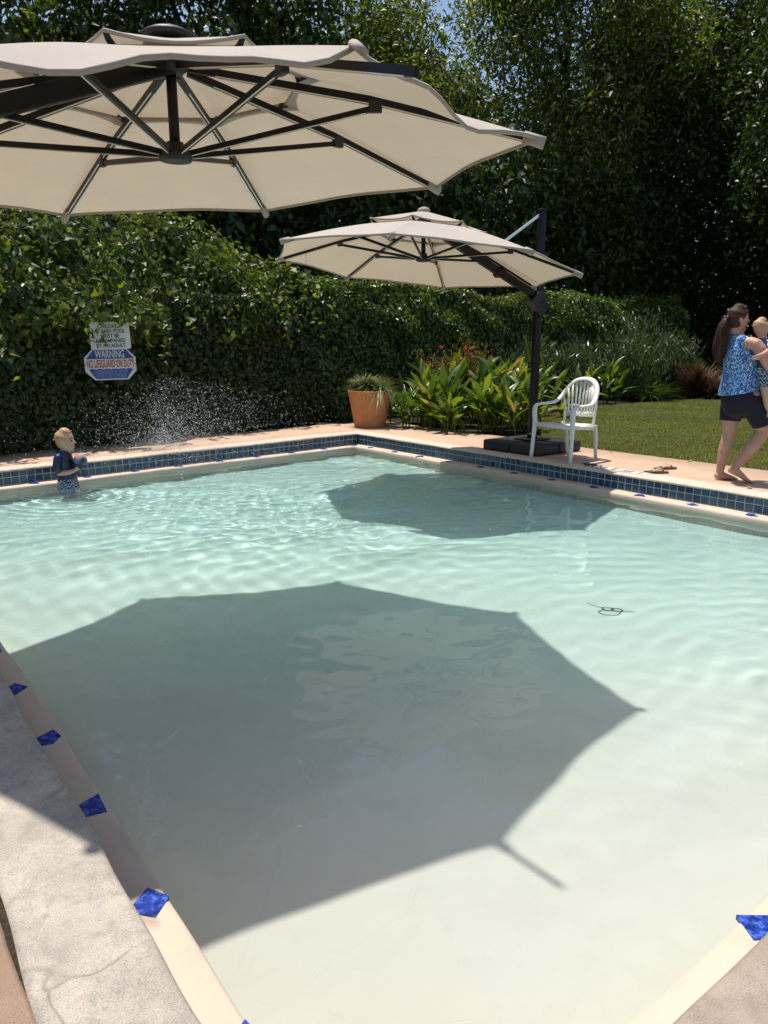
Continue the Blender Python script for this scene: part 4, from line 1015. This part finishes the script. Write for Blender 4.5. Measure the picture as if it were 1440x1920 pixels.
for k, tx in enumerate(['CHILDREN', 'AT BABY POOL', 'MUST BE', 'ACCOMPANIED', 'BY AN ADULT']):
    text_mesh(tx, .066, [.85, .80, .85, .76, .82][k], .0006, 'ink', s1, (.0, .110 - .058 * k, .002), bold=.0012)
W_, H_, cxx, cyy = .305, .192, .20, .085
octo = lambda q: [(-cxx * (1 + (q - 1) * .6), -H_ * q), (cxx * (1 + (q - 1) * .6), -H_ * q), (W_ * q, -cyy * (1 + (q - 1) * 1.2)), (W_ * q, cyy * (1 + (q - 1) * 1.2)), (cxx * (1 + (q - 1) * .6), H_ * q), (-cxx * (1 + (q - 1) * .6), H_ * q), (-W_ * q, cyy * (1 + (q - 1) * 1.2)), (-W_ * q, -cyy * (1 + (q - 1) * 1.2))]
s2 = plate('warning_sign', octo(1.0), 1.045, 'eight-sided blue and white sign warning no lifeguard on duty', dx=.0, roll=math.radians(-1))
MB().prism([(-.285, .068), (.285, .068), (.195, .178), (-.195, .178)], .0012, .0022).build('blue_field', 'sign_blue', s2)
wave = [(-.262 + .524 * k / 24, -.062 + (.009 * abs(math.sin(PI * k / 4)))) for k in range(25)]
MB().prism([(.185, -.176), *reversed(wave), (-.185, -.176)][::-1], .0012, .0022).build('blue_field', 'sign_blue', s2)
text_mesh('WARNING', .128, .56, .0006, 'sign_white', s2, (0, .122, .0032), bold=.002)
text_mesh('NO LIFEGUARD ON DUTY', .132, .355, .0006, 'sign_red', s2, (0, .003, .0024), bold=.003, space=1.02)
text_mesh('CHILDREN SHOULD NOT USE POOL', .062, .40, .0006, 'pale_blue', s2, (0, -.096, .0032), bold=.0012)
text_mesh('WITHOUT ADULT SUPERVISION', .062, .40, .0006, 'pale_blue', s2, (0, -.147, .0032), bold=.0012)
for x, y in ((0, .183), (-.296, 0), (.296, 0)): MB().lathe([(.006, .0), (.006, .003), (.002, .004)], 10, (x, y, 0)).build('screw', 'ink', s2)
# leaves drooping over the notice
rng = np.random.default_rng(77)
P = np.stack([sc_.x - .06 + rng.normal(0, .10, 20), sc_.y - .05 + rng.normal(0, .03, 20), 1.61 + rng.normal(0, .045, 20)], 1)
P2 = np.stack([sc_.x + rng.uniform(-.34, .36, 60), sc_.y + .02 + rng.normal(0, .05, 60), 1.62 + rng.normal(0, .05, 60)], 1)
part_cloud('sprig', leaf_cloud('s', np.concatenate([P, P2]), np.tile([.5, -.8, .35], (80, 1)), .075, .8, rng, 'broad', .45, .6), 'vine', hl, 'stuff')

# ------------------------------------------------------------------ people
def blob(name, lofts, mat, parent, voxel=.007, smooth=8, cuts=(), extra=None):
    """union of tapered limbs -> one continuous smooth surface. cuts: (point, normal) planes, the side along normal is removed"""
    mb = MB()
    for path, rad, ref in lofts:
        path = [Vector(p) for p in path]; rad = [r if isinstance(r, tuple) else (r, r) for r in rad]
        t0 = (path[0] - path[1]).normalized(); t1 = (path[-1] - path[-2]).normalized()
        m0 = min(rad[0]); m1 = min(rad[-1])
        pp = [path[0] + t0 * m0 * .92, path[0] + t0 * m0 * .6] + path + [path[-1] + t1 * m1 * .6, path[-1] + t1 * m1 * .92]
        rr = [tuple(x * .35 for x in rad[0]), tuple(x * .80 for x in rad[0])] + rad + [tuple(x * .80 for x in rad[-1]), tuple(x * .35 for x in rad[-1])]
        mb.tube(pp, rr, 16, ref=ref)
    me = mb.mesh('tmp'); tmp = bpy.data.objects.new('tmp', me); C.objects.link(tmp)
    md = tmp.modifiers.new('r', 'REMESH'); md.mode = 'VOXEL'; md.voxel_size = voxel; md.use_smooth_shade = True
    sm = tmp.modifiers.new('s', 'SMOOTH'); sm.factor = .5; sm.iterations = smooth
    dg = bpy.context.evaluated_depsgraph_get(); out = bpy.data.meshes.new_from_object(tmp.evaluated_get(dg)); bpy.data.objects.remove(tmp); bpy.data.meshes.remove(me)
    if cuts:
        bm = bmesh.new(); bm.from_mesh(out)
        for co, no in cuts:
            bmesh.ops.bisect_plane(bm, geom=list(bm.verts) + list(bm.edges) + list(bm.faces), plane_co=co, plane_no=no, clear_outer=True)
        bm.to_mesh(out); bm.free()
    out.name = name; out.shade_smooth(); return link(name, out, mat, parent)
def hand(wrist, d, palm_n, scale, curl=.5, thumb_side=1):
    """palm + five fingers as lofts; d = pointing direction, palm_n = palm facing"""
    d = Vector(d).normalized(); n = Vector(palm_n); n = (n - d * n.dot(d)).normalized(); s = d.cross(n) * thumb_side; w = Vector(wrist); S = scale
    L = [([w, w + d * .04 * S, w + d * .085 * S], [(.026 * S, .016 * S), (.038 * S, .016 * S), (.040 * S, .013 * S)], n)]
    for k, (o, ln) in enumerate(((.030, .062), (.010, .070), (-.010, .066), (-.030, .050))):
        b = w + d * .085 * S + s * o * S; c1 = b + (d * math.cos(curl * .5) + n * math.sin(curl * .5)) * ln * .5 * S; c2 = c1 + (d * math.cos(curl * 1.4) + n * math.sin(curl * 1.4)) * ln * .5 * S
        L.append(([b - d * .02 * S, b, c1, c2], [.010 * S, .0095 * S, .0088 * S, .007 * S], n))
    b = w + d * .03 * S + s * .028 * S; L.append(([b, b + (s * .7 + d * .7 + n * .3).normalized() * .035 * S, b + (s * .45 + d * .9 + n * .5).normalized() * .062 * S], [.013 * S, .011 * S, .008 * S], n))
    return L
Yr = Vector((0, 1, 0)); Zr = Vector((0, 0, 1)); Xr = Vector((1, 0, 0))
def head_lofts(c, s, tilt=0):
    """head facing +X, centre c, s = head height; profile with brow, nose, lips and chin"""
    f = lambda x, y, z: Vector((c[0] + x * s, c[1] + y * s, c[2] + z * s))
    L = [([f(-.04, 0, -.20), f(-.05, 0, 0), f(-.04, 0, .20), f(-.02, 0, .33)], [(.28 * s, .27 * s), (.325 * s, .37 * s), (.315 * s, .37 * s), (.22 * s, .26 * s)], Xr),
         ([f(.10, 0, -.42), f(.12, 0, -.25), f(.13, 0, -.02), f(.12, 0, .18)], [(.14 * s, .13 * s), (.21 * s, .205 * s), (.245 * s, .23 * s), (.25 * s, .22 * s)], Xr),
         ([f(.33, 0, .06), f(.385, 0, -.03), f(.415, 0, -.085)], [(.03 * s, .03 * s), (.038 * s, .035 * s), (.045 * s, .04 * s)], Xr),
         ([f(.32, -.05, -.20), f(.338, 0, -.20), f(.32, .05, -.20)], [.035 * s, .042 * s, .035 * s], Xr),
         ([f(.31, -.06, -.26), f(.322, 0, -.262), f(.31, .06, -.26)], [.032 * s, .038 * s, .032 * s], Xr),
         ([f(.26, -.06, -.42), f(.285, 0, -.42), f(.26, .06, -.42)], [.055 * s, .065 * s, .055 * s], Xr)]
    for q in (-1, 1):
        L.append(([f(-.06, q * .30, -.10), f(-.085, q * .335, .0), f(-.05, q * .32, .08)], [(.035 * s, .03 * s), (.05 * s, .06 * s), (.035 * s, .045 * s)], Xr))
    return L
def eyes(c, s, parent):
    for q in (-1, 1):
        mb = MB(); mb.lathe([(.002 * s, -.045 * s), (.03 * s, -.035 * s), (.045 * s, 0), (.03 * s, .035 * s), (.002 * s, .045 * s)], 12, (c[0] + .295 * s, c[1] + q * .135 * s, c[2] + .035 * s))
        mb.build('eye', 'eye', parent, True)
        MB().tube([(c[0] + .318 * s, c[1] + q * .07 * s, c[2] + .125 * s), (c[0] + .315 * s, c[1] + q * .14 * s, c[2] + .145 * s), (c[0] + .27 * s, c[1] + q * .21 * s, c[2] + .125 * s)], .012 * s, 6).build('eyebrow', 'hair', parent, True)

# --- woman walking along the deck, carrying an infant in front of her
wo_x, wo_y = 3.36, 7.0
wm = empty('person', (wo_x, wo_y, 0), 0, 'woman in blue print sleeveless top and navy shorts, walking barefoot carrying an infant', 'person')
hc = (-.085, .02, 1.520); hs = .228
body = head_lofts(hc, hs)
body += [([(-.105, .02, 1.43), (-.088, .02, 1.385), (-.075, .02, 1.33)], [(.052, .058), (.053, .060), (.075, .080)], Xr),
         # torso: shoulders to hips   (a = across, b = front-back)
         ([(-.075, .0, 1.315), (-.060, .0, 1.25), (-.035, 0, 1.15), (-.03, 0, 1.04), (-.025, 0, .94), (-.005, 0, .84), (.0, 0, .78)], [(.105, .072), (.140, .110), (.148, .135), (.145, .135), (.160, .150), (.175, .165), (.155, .145)], Xr),
         ([(-.045, -.12, 1.305), (-.060, .12, 1.305)], [.056, .056], Zr)]
# near (right) arm down to elbow, forearm forward under the infant; left arm round the infant
arm_r = [([(-.025, -.140, 1.306), (.005, -.172, 1.292), (.036, -.192, 1.245), (.078, -.204, 1.18), (.125, -.21, 1.105), (.180, -.205, 1.045)], [.054, .056, .056, .051, .045, .039], Yr), ([(.180, -.205, 1.045), (.26, -.16, 1.03), (.345, -.085, 1.035)], [.039, .036, .027], Zr)]
arm_l = [([(-.06, .175, 1.295), (-.01, .205, 1.20), (.09, .215, 1.08)], [.060, .055, .045], Yr), ([(.09, .215, 1.08), (.19, .17, 1.06), (.28, .06, 1.075)], [.043, .039, .029], Zr)]
body += arm_r + arm_l
body += hand((.345, -.085, 1.035), (.55, .75, .05), (-.4, .35, .85), 1.0, .6, -1) + hand((.28, .06, 1.075), (.35, -.8, .1), (-.6, .1, .7), 1.0, .6, 1)
# far (left) leg is the straight supporting leg, near (right) leg has its knee forward, heel up
leg_l = [([(-.02, .085, .82), (-.035, .085, .65), (-.035, .085, .46), (-.06, .085, .30), (-.085, .085, .09)], [.095, .088, .060, .058, .036], Xr),
         ([(-.105, .085, .040), (-.06, .085, .045), (.0, .085, .030), (.055, .085, .020)], [(.032, .034), (.035, .040), (.040, .026), (.038, .016)], Zr)]
leg_r = [([(.03, -.085, .82), (.115, -.088, .68), (.215, -.09, .51)], [.100, .090, .064], Xr),
         ([(.215, -.09, .505), (.140, -.088, .385), (.06, -.088, .27), (-.02, -.085, .155)], [.062, .062, .052, .036], Xr),
         ([(-.062, -.085, .125), (-.020, -.085, .120), (.045, -.085, .075), (.10, -.085, .030), (.135, -.085, .016)], [(.028, .030), (.036, .042), (.040, .028), (.042, .020), (.038, .013)], Zr)]
body += leg_l + leg_r
for k in range(5):
    body.append(([(.125, -.115 + .016 * k, .018), (.155 - .004 * k, -.118 + .017 * k, .012)], [.011 if k < 4 else .013] * 2, Zr))
    body.append(([(.05, .055 + .016 * k, .014), (.085 - .004 * abs(k - 1), .052 + .017 * k, .011)], [.010, .009], Zr))
blob('body', body, 'skin', wm, .0072, 5)
eyes(hc, hs, wm)
f = lambda x, y, z: (hc[0] + x * hs, hc[1] + y * hs, hc[2] + z * hs)
hair = [([f(-.10, 0, -.16), f(-.11, 0, .05), f(-.07, 0, .24), f(-.02, 0, .37)], [(.30 * hs, .29 * hs), (.36 * hs, .40 * hs), (.35 * hs, .40 * hs), (.25 * hs, .29 * hs)], Xr),
        ([f(.18, -.17, .27), f(.21, 0, .33), f(.18, .17, .27)], [.10 * hs, .115 * hs, .10 * hs], Zr),
        ([f(-.36, 0, .02), f(-.52, 0, -.10), f(-.60, -.02, -.40), f(-.63, -.04, -.85), f(-.66, -.05, -1.30), f(-.64, -.06, -1.68)], [(.13 * hs, .13 * hs), (.17 * hs, .16 * hs), (.24 * hs, .19 * hs), (.28 * hs, .20 * hs), (.24 * hs, .16 * hs), (.10 * hs, .06 * hs)], Yr)]
ho = blob('hair', hair, 'hair', wm, .006, 4)
rh = random.Random(5); mb = MB()
for q in range(70):
    a_ = rh.uniform(0, 6.28); r_ = rh.uniform(.75, 1.15); sp = [(-.40, .02, .13), (-.55, -.15, .17), (-.61, -.45, .22), (-.64, -.85, .25), (-.66, -1.25, .24), (-.66, -1.62 - rh.uniform(-.2, .22), .17)]
    mb.tube(spline([f(x + w_ * r_ * math.cos(a_ + .25 * i), -.03 + w_ * r_ * .8 * math.sin(a_ + .25 * i), z) for i, (x, z, w_) in enumerate(sp)], 12), [.0055] * 9 + [.004, .003, .002, .001], 4)
mb.build('ponytail_strands', 'hair', ho, True)
MB().tube([f(-.42, -.15, .02), f(-.47, 0, .06), f(-.42, .15, .02)], [.012, .016, .012], 8).build('hair_tie', 'rubber', ho, True)
for q in (-1, 1): MB().tube([f(-.46, q * .04, .04), f(-.52, q * .16, .10), f(-.60, q * .26, .03)], [.010, .014, .005], 6).build('hair_clip', 'rubber', ho, True)
MB().tube([f(.10, -.20, .42), f(.17, -.10, .46), f(.19, 0, .45), f(.17, .10, .46), f(.10, .20, .42)], [.008, .018, .008, .018, .008], 8).build('sunglasses', 'rubber', ho, True)
top = [([(-.075, .0, 1.325), (-.060, .0, 1.25), (-.035, 0, 1.15), (-.028, 0, 1.04), (-.022, 0, .95), (-.012, 0, .86), (-.01, 0, .80)], [(.112, .084), (.146, .123), (.160, .149), (.158, .150), (.176, .168), (.194, .190), (.198, .194)], Xr),
       ([(-.075, -.085, 1.325), (-.08, .085, 1.325)], [.060, .060], Zr), ([(-.09, .02, 1.36), (-.078, .02, 1.31)], [(.066, .070), (.085, .085)], Xr)]
blob('sleeveless_top', top, 'top_print', wm, .007, 5, cuts=[((0, 0, .865), (.22, 0, -1)), ((-.085, 0, 1.372), (.25, 0, 1))])
hips = ([(-.015, 0, .90), (-.005, 0, .84), (.0, 0, .76)], [(.165, .155), (.180, .172), (.172, .166)], Xr)
sh = blob('shorts', [hips, ([(-.02, .088, .80), (-.035, .088, .68), (-.038, .088, .52)], [.108, .102, .090], Xr)], 'navy', wm, .007, 5, cuts=[((-.037, .09, .582), (-.05, 0, -1)), ((0, 0, .925), (-.1, 0, 1))])
blob('shorts_leg', [([(.02, -.085, .81), (.055, -.088, .765), (.115, -.09, .68), (.215, -.092, .52)], [.104, .106, .102, .090], Xr)], 'navy', sh, .007, 5, cuts=[((.190, -.09, .560), (.42, 0, -.91))])

# --- infant held against her front
bb_x, bb_y = 3.488, 6.915
inf = empty('person', (bb_x, bb_y, 1.0), 0, 'blond infant in navy shirt and checked shorts held in the arms of the woman', 'person')
bh = (-.035, .02, .435); bs = .170
ib = head_lofts(bh, bs) + [([(-.03, .01, .37), (-.02, .01, .32)], [.038, .045], Xr),
     ([(-.01, 0, .30), (.0, 0, .20), (.0, 0, .08), (.0, 0, .02)], [(.085, .065), (.090, .075), (.085, .075), (.088, .08)], Xr),
     ([(.0, -.085, .295), (-.02, -.12, .25), (-.055, -.155, .225)], [.030, .026, .022], Zr), ([(-.055, -.155, .225), (-.10, -.185, .205), (-.125, -.190, .200)], [.022, .019, .016], Zr),
     ([(.0, .085, .295), (.02, .12, .22), (.05, .12, .13)], [.034, .030, .022], Yr),
     ([(.0, -.06, .03), (.005, -.09, -.06), (.015, -.10, -.14)], [.062, .055, .042], Xr), ([(.015, -.10, -.14), (.045, -.10, -.24), (.07, -.10, -.32)], [.042, .042, .026], Xr), ([(.06, -.10, -.345), (.12, -.10, -.365)], [.024, .018], Zr),
     ([(.0, .06, .03), (.05, .10, -.06), (.09, .12, -.13)], [.062, .055, .042], Xr), ([(.09, .12, -.13), (.12, .12, -.22), (.13, .12, -.30)], [.042, .042, .026], Xr), ([(.12, .12, -.325), (.18, .12, -.345)], [.024, .018], Zr)]
ib += hand((-.120, -.190, .200), (-.85, .05, -.45), (-.3, .9, -.1), .55, .5, 1) + hand((.05, .12, .13), (.2, -.3, -.9), (-.6, -.6, .1), .55, .5, 1)
blob('body', ib, 'skin_kid', inf, .0055, 4); eyes(bh, bs, inf)
f = lambda x, y, z: (bh[0] + x * bs, bh[1] + y * bs, bh[2] + z * bs)
blob('hair', [([f(-.10, 0, -.06), f(-.10, 0, .08), f(-.07, 0, .24), f(-.02, 0, .36)], [(.30 * bs, .31 * bs), (.345 * bs, .39 * bs), (.335 * bs, .39 * bs), (.24 * bs, .28 * bs)], Xr)], 'blond', inf, .005, 3)
blob('shirt', [([(-.01, 0, .31), (.0, 0, .20), (.0, 0, .05)], [(.090, .072), (.098, .083), (.094, .085)], Xr), ([(.0, -.080, .297), (-.02, -.12, .252)], [.042, .040], Zr), ([(.0, .080, .297), (.02, .12, .222)], [.042, .040], Yr)], 'navy_wet', inf, .0055, 4, cuts=[((-.025, 0, .345), (0, 0, 1))])
blob('shorts', [([(.0, 0, .07), (.0, 0, .0)], [(.098, .090), (.096, .088)], Xr), ([(.0, -.06, .02), (.012, -.095, -.10)], [.070, .064], Xr), ([(.0, .06, .02), (.075, .11, -.09)], [.070, .062], Xr)], 'check', inf, .0055, 4, cuts=[((0, 0, -.085), (0, 0, -1))])

# --- small boy wading, holding a ball
bx, by_ = -3.385, 7.76
fz = float(WZ - depth_at(bx, by_))
by = empty('person', (bx, by_, fz), 0, 'blond little boy in navy swim shirt and checked shorts wading with a ball', 'person')
dz = -fz
hb_ = (.018, 0, .292 + dz); hs2 = .238
kid = head_lofts(hb_, hs2) + [([(.012, 0, .215 + dz), (.0, 0, .15 + dz)], [.042, .055], Xr),
    ([(-.02, 0, .145 + dz), (-.012, 0, .06 + dz), (-.005, 0, -.06 + dz), (-.005, 0, -.16 + dz)], [(.098, .062), (.105, .078), (.098, .082), (.105, .085)], Xr),
    ([(-.035, -.112, .125 + dz), (-.045, -.130, .05 + dz), (-.025, -.128, -.032 + dz)], [.036, .033, .028], Xr), ([(-.025, -.128, -.032 + dz), (.06, -.10, -.028 + dz), (.115, -.075, -.008 + dz)], [.028, .026, .020], Zr),
    ([(-.035, .112, .125 + dz), (-.03, .130, .05 + dz), (-.005, .125, -.02 + dz)], [.036, .033, .028], Xr), ([(-.005, .125, -.02 + dz), (.07, .10, .0 + dz), (.125, .075, .025 + dz)], [.028, .026, .020], Zr),
    ([(.0, -.055, -.15 + dz), (.01, -.058, -.26 + dz), (.0, -.058, .17), (-.005, -.058, .06)], [.068, .060, .044, .030], Xr), ([(-.02, -.058, .028), (.08, -.062, .020)], [(.026, .026), (.028, .016)], Zr),
    ([(.0, .055, -.15 + dz), (.02, .058, -.26 + dz), (.02, .058, .17), (.015, .058, .06)], [.068, .060, .044, .030], Xr), ([(.0, .058, .028), (.10, .062, .020)], [(.026, .026), (.028, .016)], Zr)]
kid += hand((.112, -.076, -.010 + dz), (.85, .30, .35), (-.3, .6, .7), .68, .45, 1) + hand((.122, .076, .023 + dz), (.8, -.25, .3), (-.3, -.6, .7), .68, .45, -1)
blob('body', kid, 'skin_kid', by, .0058, 4); eyes(hb_, hs2, by)
f = lambda x, y, z: (hb_[0] + x * hs2, hb_[1] + y * hs2, hb_[2] + z * hs2)
blob('hair', [([f(-.11, 0, -.08), f(-.11, 0, .06), f(-.07, 0, .23), f(-.01, 0, .36)], [(.29 * hs2, .31 * hs2), (.345 * hs2, .39 * hs2), (.335 * hs2, .39 * hs2), (.25 * hs2, .29 * hs2)], Xr), ([f(.14, -.12, .29), f(.16, .12, .29)], [.10 * hs2, .10 * hs2], Zr)], 'blond', by, .0055, 3)
blob('swim_shirt', [([(-.02, 0, .165 + dz), (-.012, 0, .06 + dz), (-.004, 0, -.06 + dz), (-.003, 0, -.17 + dz)], [(.100, .070), (.114, .088), (.108, .093), (.116, .097)], Xr),
     ([(-.035, -.105, .128 + dz), (-.045, -.131, .05 + dz), (-.032, -.131, .0 + dz)], [.045, .044, .042], Xr), ([(-.035, .105, .128 + dz), (-.03, .131, .05 + dz), (-.015, .128, .0 + dz)], [.045, .044, .042], Xr), ([(.008, 0, .195 + dz), (.0, 0, .15 + dz)], [.050, .060], Xr)],
     'navy_wet', by, .006, 4, cuts=[((0, 0, .2 + dz), (.2, 0, 1)), ((0, 0, -.155 + dz), (0, 0, -1))])
blob('swim_shorts', [([(-.004, 0, -.11 + dz), (.0, 0, -.20 + dz)], [(.117, .098), (.120, .105)], Xr), ([(.0, -.060, -.17 + dz), (.012, -.064, -.33 + dz)], [.080, .086], Xr), ([(.0, .060, -.17 + dz), (.022, .064, -.33 + dz)], [.080, .086], Xr)], 'check', by, .006, 4, cuts=[((0, 0, -.30 + dz), (.0, 0, -1)), ((0, 0, -.105 + dz), (0, 0, 1))])
bl = empty('ball', (-3.228, 7.735, .075), 0, 'small printed ball held in front of the wading boy', 'ball'); bl.rotation_euler = (0, math.radians(28), 0)
MB().lathe([(.002, -.085), (.035, -.078), (.058, -.055), (.070, -.02), (.071, .015), (.060, .05), (.036, .076), (.002, .086)], 28).build('cover', 'ball', bl, True)
MB().lathe([(.040, -.0765), (.060, -.055), (.0725, -.02), (.0725, -.008)], 28).build('mesh_panel', 'rubber', bl, True)

# ------------------------------------------------------------------ water spray from the wall jet
jet = tag(empty('water_jet', (-2.86, 9.23, -.20), math.radians(42), 'small white round spray nozzle in the pool wall', 'nozzle'))
MB().lathe([(.028, 0), (.034, .010), (.034, .03), (.022, .045), (.012, .05)], 20).build('nozzle_ring', 'pipe', jet, True)
MB().tube([(0, .0, -.06), (0, 0, .0)], .022, 12).build('pipe', 'pipe', jet, True)
rng = np.random.default_rng(55); n = 11500
al = np.array([.741, .672]); inn = np.array([.672, -.741]); src = np.array([-2.86, 9.23])
va = np.where(rng.random(n) < .13, rng.normal(.1, .35, n), rng.normal(.7, 1.9, n)); vi = np.abs(rng.normal(.15, .95, n)) ; vz = rng.uniform(2.2, 4.75, n) * (1 - .05 * np.abs(va - .4)); vz = np.clip(vz, 1.2, 4.6)
T = 2 * vz / 9.81; tt = T * rng.random(n) ** .85
P = np.stack([src[0] + al[0] * va * tt + inn[0] * vi * tt, src[1] + al[1] * va * tt + inn[1] * vi * tt, -.17 + vz * tt - 4.905 * tt ** 2], 1) + rng.normal(0, .03, (n, 3))
m2 = 3600                                     # drops bouncing where the spray lands
L2 = np.stack([rng.normal(-1.5, 1.25, m2), rng.normal(7.2, .85, m2), WZ + .008 + np.abs(rng.normal(0, .010, m2))], 1)
m3 = 500
L3 = np.stack([src[0] + rng.normal(0, .07, m3), src[1] - .05 + rng.normal(0, .05, m3), -.19 + np.abs(rng.normal(0, .10, m3))], 1)
m4 = 160
L4 = np.stack([-3.36 + rng.normal(0, .14, m4), 7.72 + rng.normal(0, .10, m4), WZ + .006 + np.abs(rng.normal(0, .012, m4))], 1)
P = np.concatenate([P, L2, L3, L4]); P = P[P[:, 2] > WZ + .004]
inside = in_poly(P, [(p.x, p.y) for p in offset_poly(POOL, .95)]); P = P[inside]
n = len(P); r = np.clip(rng.lognormal(-6.0, .42, n), .0014, .0065)
o8 = np.array([(1, 0, 0), (-1, 0, 0), (0, 1, 0), (0, -1, 0), (0, 0, 1), (0, 0, -1)]); f8 = np.array([(0, 2, 4), (2, 1, 4), (1, 3, 4), (3, 0, 4), (2, 0, 5), (1, 2, 5), (3, 1, 5), (0, 3, 5)])
V = P[:, None] + o8[None] * r[:, None, None] * np.array([1, 1, 1.25]); Fq = f8[None] + (np.arange(n) * 6)[:, None, None]
me = fast_mesh('water_spray', V.reshape(-1, 3), Fq.reshape(-1, 3)); me.shade_smooth()
tag(link('water_spray', me, 'drop'), 'fan of white water droplets spraying from the pool wall', 'spray', kind='stuff')
